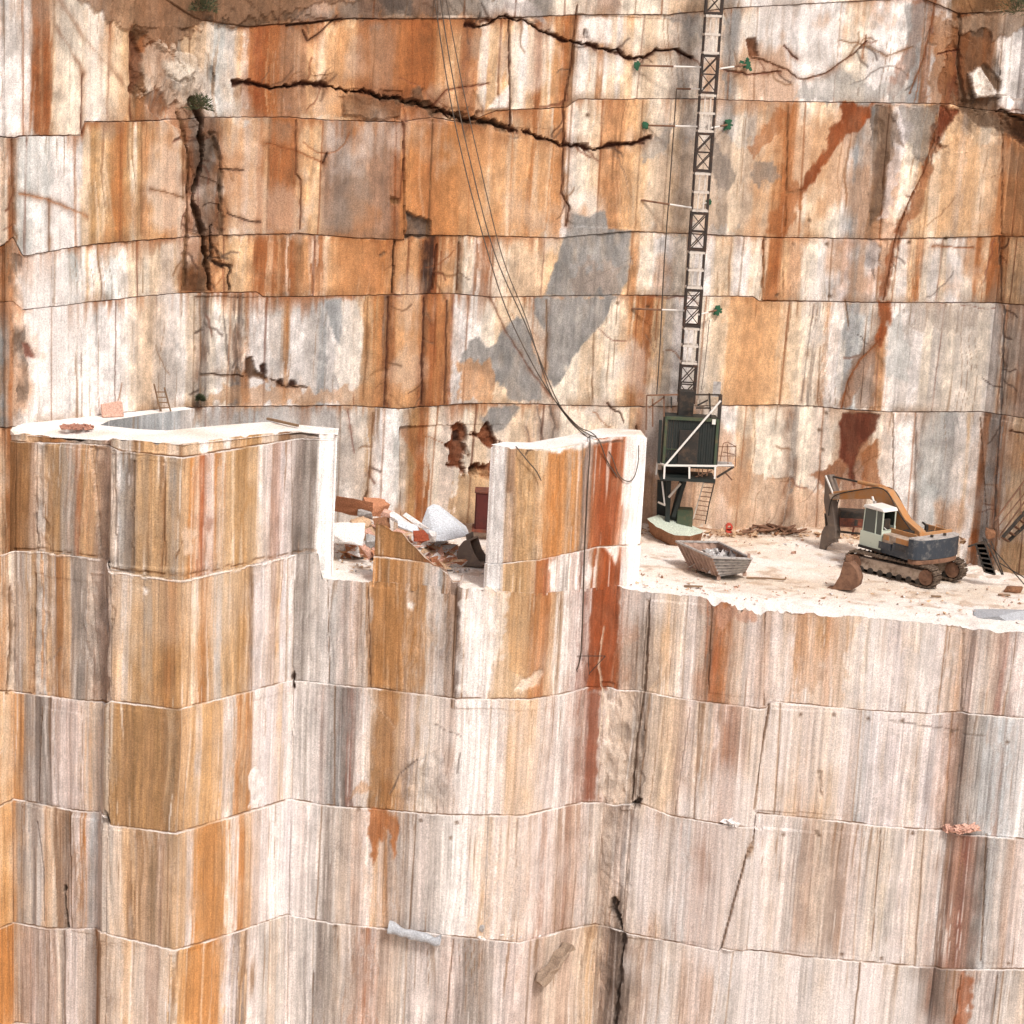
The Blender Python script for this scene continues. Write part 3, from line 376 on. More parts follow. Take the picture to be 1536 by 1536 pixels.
rear_patches = [
    ([(1425, 60), (1448, 90), (1432, 150), (1412, 205), (1398, 245), (1392, 225), (1408, 160), (1412, 100)], 'rR', -.08, .25, .7), ([(1392, 240), (1400, 250), (1378, 320), (1352, 352), (1340, 350), (1372, 290)], 'NR', -.05, .2, .6), ([(1338, 358), (1350, 360), (1330, 445), (1316, 445)], 'NR', 0, .15, .6),
    ([(1345, 165), (1365, 190), (1350, 260), (1330, 330), (1318, 330), (1335, 240)], 'L', 0, .25, .6), ([(1330, 165), (1345, 170), (1325, 270), (1305, 340), (1312, 240)], 'dM', 0, .2, .5), ([(1372, 0), (1392, 0), (1372, 90), (1340, 150), (1330, 140), (1362, 70)], 'nR', 0, .2, .4), ([(1500, 170), (1536, 185), (1536, 215), (1510, 205)], 'dR', -.1, .2, .7),
    ([(1310, 512), (1322, 520), (1300, 560), (1270, 612), (1258, 612), (1280, 550)], 'RO', 0, .15, .5),
    ([(375, 40), (700, 30), (705, 180), (600, 182), (375, 176)], 'QO', 0, .8, .28), ([(605, 182), (850, 215), (845, 355), (610, 355)], 'Qq', 0, .4, .35), ([(385, 356), (635, 358), (635, 440), (385, 438)], 'QO', 0, .4, .3), ([(320, 182), (450, 182), (450, 350), (330, 350)], 'qO', 0, .5, .3),
    ([(540, 446), (680, 444), (672, 606), (545, 606)], 'Qq', 0, .3, .3), ([(1090, 455), (1180, 460), (1180, 606), (1095, 606)], 'q', 0, .5, .35), ([(960, 220), (1060, 200), (1170, 230), (1140, 350), (950, 345)], 'oq', 0, .8, .3), ([(1410, 200), (1536, 230), (1536, 355), (1350, 352)], 'oQ', 0, .6, .3),
    ([(1395, 20), (1440, 30), (1432, 100), (1405, 190), (1390, 150), (1400, 90)], 'BO', 0, .25, .6), ([(1436, 45), (1490, 60), (1470, 105), (1440, 150)], 'RB', 0, .2, .5), ([(210, 60), (235, 40), (262, 80), (240, 140), (215, 120)], 'OR', 0, .3, .5), ([(250, 120), (290, 160), (285, 220), (262, 190), (240, 150)], 'RO', 0, .2, .45),
    ([(130, 0), (160, 40), (195, 120), (196, 180), (128, 180), (125, 60)], 'Co', 0, .3, .35), ([(50, 200), (75, 215), (78, 290), (40, 300), (28, 240)], 'c', 0, .3, .5), ([(1370, 590), (1536, 600), (1536, 790), (1440, 790), (1380, 700)], 'gT', 0, .5, .25),
    ([(858, 318), (880, 326), (905, 318), (915, 345), (945, 346), (947, 390), (940, 420), (930, 444), (818, 444), (832, 400), (846, 362)], 'Gb', 0, .12, .95),
    ([(868, 400), (925, 395), (930, 442), (850, 442)], 'tG', 0, .5, .55),
    ([(803, 446), (925, 446), (905, 485), (870, 520), (850, 550), (835, 578), (822, 570), (820, 500), (802, 475)], 'bG', 0, .14, .95),
    ([(752, 495), (770, 476), (790, 480), (794, 505), (815, 560), (816, 600), (762, 602), (750, 570), (735, 590), (738, 560), (690, 555), (690, 535), (702, 508), (715, 505), (728, 520), (745, 512)], 'bG', 0, .16, .92),
    ([(690, 545), (738, 540), (742, 605), (690, 603)], 'oO', 0, .3, .7), ([(735, 611), (781, 609), (762, 638), (745, 650), (720, 630)], 'bG', 0, .12, .9),
    ([(487, 448), (512, 448), (516, 480), (512, 520), (500, 500), (492, 480)], 'b', 0, .08, .9), ([(512, 450), (535, 450), (545, 500), (540, 560), (530, 600), (515, 600), (500, 560), (505, 520), (516, 500)], 'WC', 0, .1, .8),
    ([(1262, 621), (1322, 621), (1312, 648), (1290, 672), (1282, 692), (1280, 735), (1270, 700), (1258, 690)], 'r', -.05, .1, .95), ([(1215, 712), (1240, 700), (1262, 685), (1272, 700), (1255, 745), (1235, 770), (1240, 728)], 'RM', 0, .15, .85), ([(1292, 680), (1318, 660), (1322, 735), (1290, 735)], 'RO', 0, .2, .65),
    ([(1258, 155), (1310, 155), (1292, 190), (1272, 200), (1245, 235), (1218, 272), (1200, 292), (1208, 264), (1236, 228), (1243, 195), (1262, 182)], 'NR', 0, .2, .92), ([(1175, 270), (1208, 284), (1190, 330), (1175, 352), (1148, 352), (1165, 310)], 'RO', 0, .3, .6), ([(1120, 225), (1165, 160), (1178, 165), (1170, 200), (1130, 232)], 'RO', 0, .3, .5),
    ([(1316, 451), (1336, 451), (1336, 485), (1322, 520), (1308, 510), (1322, 485)], 'NR', 0, .12, .85), ([(1300, 360), (1322, 370), (1318, 400), (1298, 402)], 'GL', -.05, .2, .8), ([(1265, 455), (1290, 455), (1275, 530), (1266, 530)], 'b', 0, .15, .5),
    ([(1278, 540), (1310, 500), (1312, 612), (1285, 612)], 'GM', 0, .15, .7), ([(1330, 490), (1345, 470), (1365, 520), (1360, 570), (1335, 560)], 'c', 0, .3, .6), ([(1360, 460), (1470, 458), (1465, 500), (1400, 490), (1360, 500)], 'GT', 0, .5, .6),
    ([(1060, 170), (1085, 230), (1108, 260), (1105, 280), (1085, 282), (1066, 240)], 'DG', 0, .35, .6), ([(1135, 236), (1165, 240), (1168, 270), (1140, 282), (1128, 262)], 'GD', 0, .3, .6), ([(1085, 30), (1112, 10), (1100, 80), (1088, 130), (1080, 90)], 'bG', 0, .2, .7),
    ([(1360, 10), (1400, 5), (1385, 60), (1350, 150), (1330, 150), (1360, 90)], 'bG', 0, .25, .5), ([(1200, 130), (1250, 110), (1360, 135), (1350, 154), (1190, 152)], 'Gc', 0, .4, .6), ([(990, 20), (1050, 25), (1062, 60), (1030, 50)], 'bG', 0, .3, .6), ([(970, 205), (1010, 185), (1005, 220), (975, 240), (960, 240)], 'bG', 0, .3, .6),
    ([(1320, 160), (1335, 160), (1355, 220), (1340, 210), (1322, 260), (1330, 300), (1300, 350), (1318, 270)], 'DB', -.06, .12, .6), ([(1350, 160), (1410, 158), (1405, 190), (1385, 250), (1355, 210)], 'bD', 0, .25, .5), ([(1410, 160), (1440, 165), (1405, 215), (1400, 240), (1408, 190)], 'rN', -.1, .1, .85),
    # soil and dirt along the top
    ([(105, -30), (830, -60), (830, -10), (520, -5), (450, 12), (360, 34), (310, 30), (280, 55), (250, 80), (215, 50), (165, 28), (130, 12)], 'MB', .1, .3, .8), ([(310, -20), (430, -20), (420, 30), (370, 36), (325, 28)], 'MB', 0, .3, .7), ([(565, -20), (620, -20), (620, 18), (580, 18)], 'd', 0, .25, .7),
    ([(200, 90), (240, 60), (290, 90), (300, 150), (270, 170), (240, 130), (215, 140)], 'TC', .1, .35, .6), ([(240, 90), (290, 100), (285, 118), (245, 115)], 'C', .1, .2, .8), ([(197, 45), (212, 60), (215, 95), (200, 145), (195, 145)], 'rB', -.2, .12, .9),
    # pockets and caves
    ([(680, 645), (688, 637), (701, 640), (698, 660), (702, 680), (694, 694), (698, 714), (686, 702), (671, 697), (679, 682), (672, 668)], 'rR', -.3, .22, .97), ([(710, 652), (722, 646), (730, 632), (738, 650), (749, 668), (747, 716), (728, 718), (718, 712), (708, 716), (706, 700), (716, 696), (722, 704), (735, 694), (737, 678), (726, 668), (718, 658)], 'rR', -.3, .2, .97), ([(682, 650), (692, 648), (694, 664), (684, 666)], 'K', -.1, .06, .9), ([(708, 700), (716, 698), (720, 712), (708, 712)], 'K', -.1, .06, .9),
    ([(608, 318), (645, 330), (645, 357), (608, 357)], 'dD', -.2, .1, .8), ([(585, 296), (600, 298), (600, 308), (588, 306)], 'B', -.15, .05, .8), ([(600, 175), (602, 145), (512, 140), (515, 172), (560, 180)], 'BD', .12, .1, .45),  # first entry: pocket with the block's dark shading painted in
    ([(368, 560), (370, 538), (378, 536), (384, 556), (398, 562), (402, 572), (385, 566), (372, 570)], 'KB', -.12, .05, .85), ([(390, 548), (397, 545), (400, 562), (392, 560)], 'K', -.12, .04, .9), ([(417, 570), (424, 568), (425, 581), (415, 580)], 'K', -.1, .03, .9), ([(430, 580), (436, 570), (445, 572), (442, 582)], 'K', -.1, .03, .9),
    ([(362, 560), (372, 555), (376, 605), (364, 605)], 'BO', 0, .08, .6), ([(306, 590), (330, 585), (400, 575), (470, 590), (600, 570), (600, 608), (305, 610)], 'oO', 0, .35, .5), ([(1120, 58), (1135, 56), (1138, 84), (1126, 86)], 'rB', -.15, .05, .9), ([(876, 45), (882, 43), (886, 60), (879, 60)], 'K', -.15, .04, .9), ([(620, 132), (632, 130), (636, 155), (620, 155)], 'dB', .1, .08, .9),
    ([(655, 155), (670, 140), (760, 125), (762, 163), (730, 166), (655, 160)], 'CW', .06, .05, .0), ([(730, 165), (750, 140), (764, 126), (764, 164)], 'W', .08, .05, .9), ([(878, 30), (900, 26), (920, 30), (918, 66), (880, 60)], 'W', 0, .08, .8), ([(755, 0), (800, 5), (822, 38), (790, 25), (756, 12)], 'GL', 0, .12, .8),
    ([(1450, 110), (1468, 100), (1490, 130), (1496, 145), (1462, 148)], 'CW', .25, .08, .9), ([(1440, 150), (1500, 146), (1498, 165), (1536, 175), (1536, 212), (1500, 195), (1460, 185), (1440, 165)], 'dB', -.15, .12, .75), ([(1470, 98), (1478, 95), (1502, 122), (1500, 140), (1490, 132)], 'dB', -.1, .06, .9),
    ([(1425, 30), (1470, 20), (1540, 10), (1540, 40), (1490, 60), (1480, 40), (1440, 50)], 'TB', .1, .2, .7), ([(33, 514), (44, 515), (54, 538), (38, 536)], 'n', -.06, .05, .9), ([(600, 640), (630, 640), (636, 700), (640, 790), (625, 790), (625, 700)], 'RO', 0, .12, .5), ([(690, 705), (760, 715), (760, 800), (670, 800), (680, 740)], 'oY', 0, .3, .7), ([(945, 720), (1090, 700), (1250, 740), (1260, 800), (945, 800)], 'OC', 0, .6, .55),
    ([(300, 640), (505, 640), (505, 612), (300, 612)], 'gb', 0, .1, .4), ([(500, 660), (530, 650), (550, 700), (540, 750), (510, 700)], 'GP', 0, .4, .5)]
rear_cracks = [
    ([(350, 124), (400, 131), (440, 128), (462, 124), (480, 128), (515, 132), (560, 143), (620, 154), (665, 168), (700, 180), (760, 190), (800, 204), (850, 216), (885, 223), (930, 218), (972, 210)], .17, .3, 'Kr', .95),
    ([(560, 143), (620, 154), (665, 168), (700, 180), (760, 192)], .26, .25, 'dB', .85), ([(700, 38), (715, 40), (735, 36), (752, 22), (780, 32), (800, 42), (860, 62), (910, 72), (965, 90), (985, 76), (1012, 74), (1040, 86)], .14, .25, 'rK', .95),
    ([(1085, 104), (1120, 111), (1172, 108)], .06, .08, 'r', .9), ([(1130, 86), (1170, 100), (1205, 120), (1240, 110), (1280, 82), (1300, 62)], .07, .08, 'Br', .85), ([(1262, 60), (1300, 68), (1330, 85), (1370, 70)], .04, .03, 'B', .6), ([(1176, 69), (1198, 89)], .06, .08, 'r', .9), ([(1300, 52), (1296, 70), (1294, 88)], .06, .05, 'R', .7),
    ([(288, 150), (300, 180), (302, 240), (290, 300), (302, 345), (312, 400), (316, 436)], .2, .5, 'KB', .9), ([(270, 170), (282, 230), (280, 350), (276, 430)], .12, .2, 'B', .7), ([(315, 200), (330, 240), (332, 350)], .16, .2, 'dB', .7),
    ([(866, 10), (856, 100), (845, 160), (846, 220), (842, 290), (856, 310), (850, 340)], .07, .12, 'rB', .8), ([(763, 30), (765, 190)], .05, .08, 'Kr', .8), ([(648, 180), (645, 260), (642, 357)], .04, .05, 'B', .8), ([(600, 300), (605, 240), (605, 180)], .03, .04, 'r', .6),
    ([(1404, 0), (1395, 50), (1385, 90), (1365, 140)], .08, .05, 'NB', .8), ([(1405, 195), (1385, 260), (1360, 310), (1345, 350), (1335, 400), (1325, 450)], .1, .1, 'NB', .85), ([(1320, 510), (1290, 540), (1270, 575), (1262, 612)], .07, .06, 'R', .8), ([(1268, 450), (1272, 490)], .05, .05, 'B', .8),
    ([(1182, 160), (1180, 290), (1205, 285)], .04, .03, 'B', .6), ([(1145, 358), (1145, 450)], .05, .04, 'O', .7), ([(1220, 460), (1212, 520), (1202, 600)], .05, .03, 'D', .55), ([(1230, 520), (1226, 605)], .04, .04, 'B', .6), ([(1500, 355), (1500, 450)], .08, .08, 'DB', .7), ([(1506, 460), (1500, 620), (1490, 800)], .1, .1, 'bD', .75),
    ([(592, 362), (588, 440)], .07, .15, 'K', .9), ([(690, 365), (686, 435)], .07, .1, 'rB', .85), ([(655, 368), (653, 400), (648, 435)], .09, .15, 'Kr', .85), ([(583, 446), (581, 530), (577, 606)], .09, .08, 'Kr', .8), ([(636, 446), (634, 530), (632, 606)], .1, .08, 'Kr', .8), ([(670, 450), (668, 560), (666, 606)], .05, .05, 'Kr', .8), ([(552, 446), (550, 540), (545, 600)], .03, .02, 'B', .6),
    ([(820, 450), (820, 500), (818, 560)], .04, .05, 'B', .7), ([(735, 446), (760, 500), (800, 560), (830, 600)], .03, .03, 'r', .6), ([(315, 340), (318, 395), (345, 400), (345, 436)], .1, .2, 'Kd', .7), ([(340, 320), (370, 330), (390, 334)], .04, .05, 'K', .8), ([(333, 253), (365, 255)], .03, .05, 'K', .8),
    ([(300, 565), (330, 562), (365, 566)], .07, .08, 'KB', .75), ([(405, 570), (430, 580), (460, 582)], .06, .08, 'BK', .8), ([(125, 112), (124, 200)], .05, .1, 'r', .85), ([(195, 40), (196, 180)], .03, .05, 'r', .6), ([(85, 40), (110, 80), (128, 112)], .04, .02, 'M', .5), ([(88, 0), (130, 60), (190, 130)], .02, .0, 'm', .4),
    ([(73, 300), (74, 378)], .04, .05, 'B', .8), ([(18, 210), (20, 300), (20, 350)], .07, .1, 'NB', .8), ([(30, 290), (75, 300), (130, 325)], .03, .02, 'O', .6), ([(225, 283), (275, 297)], .03, .03, 'B', .7), ([(275, 180), (275, 300)], .03, .05, 'B', .6), ([(213, 182), (212, 350)], .03, .03, 'B', .5),
    ([(444, 180), (444, 260), (452, 270), (450, 345)], .05, .08, 'rB', .85), ([(490, 230), (486, 245)], .05, .1, 'K', .8), ([(400, 215), (440, 225), (485, 245)], .02, .02, 'R', .7), ([(505, 25), (480, 50), (462, 62), (455, 45)], .04, .08, 'K', .7), ([(430, 38), (512, 30)], .06, .1, 'K', .7), ([(650, 160), (670, 135), (735, 125)], .03, .05, 'r', .7),
    ([(1440, 20), (1438, 100), (1445, 150)], .12, .15, 'dB', .8), ([(1408, 80), (1440, 75)], .05, .08, 'r', .8), ([(1500, 165), (1536, 180), (1600, 190)], .15, .2, 'KB', .85), ([(1400, 369), (1460, 372)], .04, .03, 'R', .8), ([(1515, 645), (1536, 652)], .06, .08, 'rK', .9), ([(910, 606), (930, 620), (935, 635)], .07, .08, 'rK', .7), ([(955, 640), (962, 665)], .08, .1, 'rK', .8),
    ([(806, 610), (812, 640), (815, 670)], .05, .04, 'D', .6), ([(825, 610), (832, 640), (828, 660)], .09, .05, 'D', .7), ([(790, 640), (795, 665)], .05, .03, 'D', .6), ([(1185, 620), (1190, 700), (1175, 790)], .12, .04, 'TG', .6), ([(560, 620), (556, 700), (548, 760)], .06, .05, 'B', .7), ([(522, 615), (532, 680)], .04, .02, 'n', .6), ([(310, 448), (305, 520), (296, 610)], .07, .03, 'D', .6), ([(352, 446), (356, 560)], .07, .03, 'D', .6), ([(1375, 625), (1372, 780)], .03, .03, 'D', .6)]
rear_rough = [([(195, 40), (300, 40), (330, 180), (335, 440), (270, 440), (285, 200), (195, 150)], .4, .55), ([(1425, -20), (1560, -20), (1500, 60), (1500, 110), (1450, 230), (1400, 230), (1420, 150)], .3, .6), ([(18, 380), (38, 380), (38, 640), (18, 640)], .12, 1.3), ([(1440, 140), (1560, 150), (1560, 230), (1480, 200)], .25, .8),
    ([(300, -60), (760, -60), (740, 25), (500, 28), (360, 38), (300, 30)], .25, .5), ([(460, 20), (510, 28), (500, 110), (460, 120)], .12, .7), ([(1300, 160), (1410, 160), (1360, 300), (1310, 420)], .14, .8), ([(505, 130), (600, 140), (602, 180), (510, 178)], .15, .7)]
rear_splits = [(865, 20, 848, 340, -.12, .05), (764, 30, 765, 190, .04, .04), (604, 182, 606, 352, .12, .03), (1145, 357, 1143, 450, .08, .03), (1182, 155, 1178, 352, .03, .02), (293, 445, 290, 610, -.1, .03), (1340, 620, 1340, 790, .03, .03), (1300, 460, 1290, 610, .03, .02), (1504, 180, 1502, 350, .05, .04), (78, 380, 80, 455, .02, .02), (215, 385, 215, 440, .02, .02), (600, 640, 602, 790, -.15, .02), (1470, 625, 1480, 790, .05, .03)]
rear_patches += dots([(1190, 366), (1241, 367), (1364, 364), (1419, 358), (1214, 331), (1239, 620), (1230, 646), (1234, 675), (1165, 443), (882, 173), (926, 455), (972, 461), (1245, 445), (373, 14), (349, 15), (572, 383), (577, 380), (1148, 358)])
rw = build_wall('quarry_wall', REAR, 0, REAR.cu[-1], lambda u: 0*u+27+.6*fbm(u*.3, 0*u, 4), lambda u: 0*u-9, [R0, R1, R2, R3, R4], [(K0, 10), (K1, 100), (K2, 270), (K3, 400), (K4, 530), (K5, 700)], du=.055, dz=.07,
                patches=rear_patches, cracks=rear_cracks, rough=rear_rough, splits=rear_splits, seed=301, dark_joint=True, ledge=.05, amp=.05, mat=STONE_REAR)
tag(rw, kind='structure')
#@FLOOR
PC = {k: hx(v) for k, v in PAL.items()}
# ------------------------------------------------------------------ ground
def floor_z(x, y):
    b = np.interp(x, [-8, 4, 9, 19, 26], [-.4, -.45, -.7, -1.05, -1.2]); return b
def floor_mesh():
    xs = np.arange(-16, 31, .12); ts = np.linspace(0, 1, 150)**1.0
    P = np.zeros((len(ts), len(xs), 3)); C = np.zeros((len(ts), len(xs), 3))
    fy = np.interp(xs, FRONT.p[:, 0], FRONT.p[:, 1])+.0; ry = np.interp(xs, REAR.p[:, 0], REAR.p[:, 1])+.6
    # edge height from the face
    ue = np.array([FRONT.cu[max(0, np.searchsorted(FRONT.p[:, 0], x)-1)] + np.hypot(x-FRONT.p[max(0, np.searchsorted(FRONT.p[:, 0], x)-1), 0], y-FRONT.p[max(0, np.searchsorted(FRONT.p[:, 0], x)-1), 1]) for x, y in zip(xs, fy)])
    ez = edge_z(ue)
    for i, t in enumerate(ts):
        y = fy+(ry-fy)*t; d = (ry-fy)*t; P[i, :, 0] = xs; P[i, :, 1] = y
        w = np.clip(d/1.2, 0, 1); base = floor_z(xs, y)
        z = ez*(1-w)+base*w + w*(.07*fbm(xs*.6, y*.6, 50)+.05*fbm(xs*2.5, y*2.5, 51, 4)+.03*vn(xs*7, y*7, 52)) + .35*np.clip(1-(ry-y)/1.6, 0, 1)*np.clip(.5+vn(xs*.9, y, 53), 0, 1)
        P[i, :, 2] = z
        f = fbm(xs*.35, y*.5, 54, 4); g = fbm(xs*1.5, y*2.2, 55, 4)
        c = hx('EFE8E1')[None]*np.ones((len(xs), 1)); m = np.clip(.45+f*1.1, 0, 1)*np.clip((d-1.0)/3, 0, 1)[:]
        tan = hx('E2CCB4'); c = c*(1-m[:, None]*.75)+tan*m[:, None]*.75
        m2 = np.clip((g-.22)*4, 0, 1)*.45*np.clip(d/2, 0, 1); c = c*(1-m2[:, None])+hx('C29E80')*m2[:, None]
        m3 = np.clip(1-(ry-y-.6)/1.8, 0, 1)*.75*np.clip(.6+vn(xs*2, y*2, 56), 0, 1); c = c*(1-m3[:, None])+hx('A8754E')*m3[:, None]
        C[i] = c
    # the floor breaks off into a lower level at the far right corner
    a = onZ(1452, 846, -1.15); b = onZ(1560, 880, -1.2); e = onZ(1452, 800, -1.1)
    hole = pip(np.array([(a[0]-.3, 99), (a[0]-.2, a[1]), (b[0]+3, b[1]-1.2), (60, 99)]), P[..., 0]+.3*fbm(P[..., 0]*2, P[..., 1]*2, 58), P[..., 1]+.3*fbm(P[..., 0]*2, P[..., 1]*2, 59))
    P[..., 2] = np.where(hole, P[..., 2]-6.5, P[..., 2])
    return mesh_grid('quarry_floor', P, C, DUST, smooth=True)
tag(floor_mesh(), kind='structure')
def sheet(name, pts, z, c, mat):
    bm = bmesh.new(); vs = [bm.verts.new((x, y, z)) for x, y in pts]; bm.faces.new(vs); me = bpy.data.meshes.new(name); bm.to_mesh(me)
    a = me.color_attributes.new('Col', 'FLOAT_COLOR', 'POINT'); a.data.foreach_set('color', list((*hl(c), 1))*len(pts))
    me.materials.append(mat); o = bpy.data.objects.new(name, me); col.objects.link(o); tag(o, kind='structure'); return o
sheet('ground', [(-900, -900), (900, -900), (900, 900), (-900, 900)], -29.5, 'D8C8B8', DUST)
# plateau behind the rear wall
pts = [tuple(p) for p in REAR.p]
sheet('plateau', [(-30, -5.4), *[(x, y+.4) for x, y in pts[1:]], (60, 10), (200, 60), (200, 400), (-200, 400), (-200, 60)], 26.3, 'B89878', DUST)
#@BLOCKS
SAT[0] = .93; CON[0] = .13
# ------------------------------------------------------------------ standing blocks of stone
def flat_top(name, pts, c, parent, mat=None):
    """a sawn top over 3-D outline points, gently uneven"""
    bm = bmesh.new(); vs = [bm.verts.new(p) for p in pts]; f = bm.faces.new(vs); bmesh.ops.triangulate(bm, faces=[f])
    for _ in range(2): bmesh.ops.subdivide_edges(bm, edges=[e for e in bm.edges if e.calc_length() > .5], cuts=1, use_grid_fill=False)
    bmesh.ops.triangulate(bm, faces=bm.faces[:])
    for v in bm.verts:
        if len(v.link_faces) and not v.is_boundary: v.co.z += .03*float(vn(v.co.x*3, v.co.y*3, 5))
    bm.normal_update()
    for f in bm.faces:
        if f.normal.z < 0: f.normal_flip()
    me = bpy.data.meshes.new(name); bm.to_mesh(me); n = len(me.vertices)
    co = np.zeros(n*3); me.vertices.foreach_get('co', co); co = co.reshape(-1, 3)
    cc = np.ones((n, 4)); k = np.clip(fbm(co[:, 0]*1.1, co[:, 1]*1.3, 61)*1.4-.1, 0, .5)[:, None]
    cc[:, :3] = lin(hx(c)*(1-k)+hx('CDB79F')*k)
    a = me.color_attributes.new('Col', 'FLOAT_COLOR', 'POINT'); a.data.foreach_set('color', cc.astype(np.float32).ravel()); me.materials.append(mat or DUST)
    o = bpy.data.objects.new(name, me); col.objects.link(o); o.parent = parent; return o
def empty(name, loc, rz=0, label=None, cat=None, group=None):
    o = bpy.data.objects.new(name, None); o.empty_display_size = .3; col.objects.link(o); o.location = loc; o.rotation_euler = (0, 0, rz); return tag(o, label, cat, group)
def reparent(o, p):   # keep world place under an unrotated empty
    o.parent = p; o.location = o.location - p.location

ZT = 5.7
def P2(px, py, z): q = onZ(px, py, z); return (q[0], q[1])
blk = empty('rock_block', (-14, 2, 0), 0, 'tall orange and grey banded stone block with white sawn top, ladder and red pebbles', 'stone block')
bl_plan = [(-20.7, 1.45), (-20.1, .85), (-16.0, -.9), (-15.7, -1.75), (-12.9, -1.75), (-8.9, 3.0), (-8.05, 2.9), (-7.35, 3.25), (-7.4, 4.2), P2(402, 632, ZT)]
BW = Wall(bl_plan)
tp = [(-60, 640), (0, 652), (33, 648), (103, 661), (167, 658), (233, 664), (283, 666), (367, 654), (433, 648), (476, 653)]
bx = np.array([BW.uv(*q)[0] for q in tp]+[BW.cu[6]+.1, BW.cu[7]-.3, BW.cu[7]-.08, BW.cu[7]+.1, BW.cu[7]+.3, 99]); bz = np.array([BW.uv(*q)[1] for q in tp]+[5.72, 5.7, 5.6, 5.6, 5.7, 5.7])
def blk_top(u): return np.interp(u, bx, bz)-np.where(u < BW.cu[5]+.6, .1*np.clip(vn(u*3, 0*u, 31), 0, 1), 0)
def blk_bot(u): return np.where(u < BW.cu[6]-.02, np.interp(u-BW.cu[1]+FRONT.cu[1], zx, zv)-.06, -.6)
SJ = [(-60, 662), (0, 658), (17, 662), (100, 665), (167, 671), (180, 676), (273, 687), (330, 678), (443, 659), (474, 659)]
TS = "-60:T 0:T 33:o 55:B 75:O 95:t 108:G 130:T 150:t 166:C 178:g 195:B 210:y 225:o 250:T 265:B 275:yT 300:o 306:W 318:o 338:W 350:o 370:Y 395:T 420:B 440:DT 464:t 475:W"
T0b = T0 + " 475:X 505:X"
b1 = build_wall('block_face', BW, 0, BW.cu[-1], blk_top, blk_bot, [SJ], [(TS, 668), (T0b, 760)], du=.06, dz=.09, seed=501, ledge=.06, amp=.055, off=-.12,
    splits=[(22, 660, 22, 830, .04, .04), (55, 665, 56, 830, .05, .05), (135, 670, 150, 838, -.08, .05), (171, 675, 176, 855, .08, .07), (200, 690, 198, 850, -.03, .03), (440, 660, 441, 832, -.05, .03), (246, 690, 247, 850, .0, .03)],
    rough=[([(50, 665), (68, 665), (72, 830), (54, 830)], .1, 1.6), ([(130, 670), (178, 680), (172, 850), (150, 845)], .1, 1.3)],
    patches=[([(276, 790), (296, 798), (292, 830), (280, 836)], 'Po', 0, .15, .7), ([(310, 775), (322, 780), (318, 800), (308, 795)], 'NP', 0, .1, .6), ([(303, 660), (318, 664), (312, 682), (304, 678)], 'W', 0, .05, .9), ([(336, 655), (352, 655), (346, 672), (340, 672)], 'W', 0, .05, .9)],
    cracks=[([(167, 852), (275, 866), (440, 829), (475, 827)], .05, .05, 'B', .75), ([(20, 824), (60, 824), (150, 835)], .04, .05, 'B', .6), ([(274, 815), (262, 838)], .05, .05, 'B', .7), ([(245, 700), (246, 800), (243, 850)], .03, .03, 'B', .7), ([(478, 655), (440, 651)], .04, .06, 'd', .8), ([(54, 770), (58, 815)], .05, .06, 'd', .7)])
reparent(b1, blk)
ring = [(x, y) for x, y in bl_plan[:-1]]; ring = [((x, y+.1)) for x, y in ring]
ledge_back = [P2(402, 632, ZT), P2(333, 637, ZT), P2(250, 645, ZT), P2(207, 643, ZT), P2(150, 637, ZT), P2(165, 630, ZT), P2(230, 620, ZT), P2(292, 613, ZT), (-14.5, 7.8), (-20.6, 1.4)]
wt = [(x, y, float(blk_top(np.array([BW.cu[min(i, 9)]+.0]))[0])-.02 if i < 9 else ZT-.02) for i, (x, y) in enumerate(ring+ledge_back)]
reparent(flat_top('sawn_top', [(x, y, z) for x, y, z in wt], 'F1EDE9', blk), blk)
vb = Wall([P2(150, 637, ZT), P2(165, 630, ZT), P2(230, 620, ZT), P2(292, 613, ZT), (-14.35, 7.9)])
reparent(build_wall('void_face', vb, 0, vb.cu[-1], lambda u: 0*u+ZT-.01, lambda u: 0*u-1, [], [("140:b 200:bc 240:c 270:g", 625)], seed=520, off=0, amp=.02), blk)

pil = empty('stone_pillar', (2.2, 3.5, -.4), 0, 'free standing rust and ochre stone slab with white sawn edges and cables over its top', 'stone slab')
pl_plan = [(-.6, 3.4), (-1.0, 2.55), (-.25, 2.0), (1.2, 2.0), (4.95, 4.6), (5.55, 5.25), (5.3, 6.4)]
PW = Wall(pl_plan)
pt = [(745, 671), (760, 671), (803, 675), (831, 672), (859, 669), (885, 661), (901, 656), (937, 655)]
p_x = np.array([-.1, PW.cu[1]+.02, PW.cu[1]+.15]+[PW.uv(*q)[0] for q in pt[1:]]+[PW.cu[5]-.3, PW.cu[5]-.1, PW.cu[5]+.1, 99]); zz = [PW.uv(*q)[1] for q in pt]
p_z = np.array([zz[1], zz[1]-.12, zz[1]]+zz[1:]+[zz[-1]+.02, zz[-1]-.08, zz[-1]-.15, zz[-1]])
def pil_top(u): return np.interp(u, p_x, p_z)-.07*np.clip(vn(u*4, 0*u, 33), 0, 1)*(u > PW.cu[2])
PJ = [(735, 846), (765, 844), (801, 840), (850, 831), (897, 820), (932, 818), (958, 818)]
TPa = "730:w 758:o 763:t 769:B 773:y 782:yY 800:yC 811:C 816:O 832:O 845:Oo 852:T 857:Q 864:P 868:O 874:D 880:p 884:D 888:R 898:N 908:NR 918:N 925:R 934:X 960:X"
TPb = "725:w 750:o 757:y 775:yY 790:y 801:P 806:OR 818:R 827:W 834:P 840:W 846:D 850:W 856:p 862:W 868:n 874:P 880:W 886:B 891:N 905:NR 915:N 930:X 960:X"
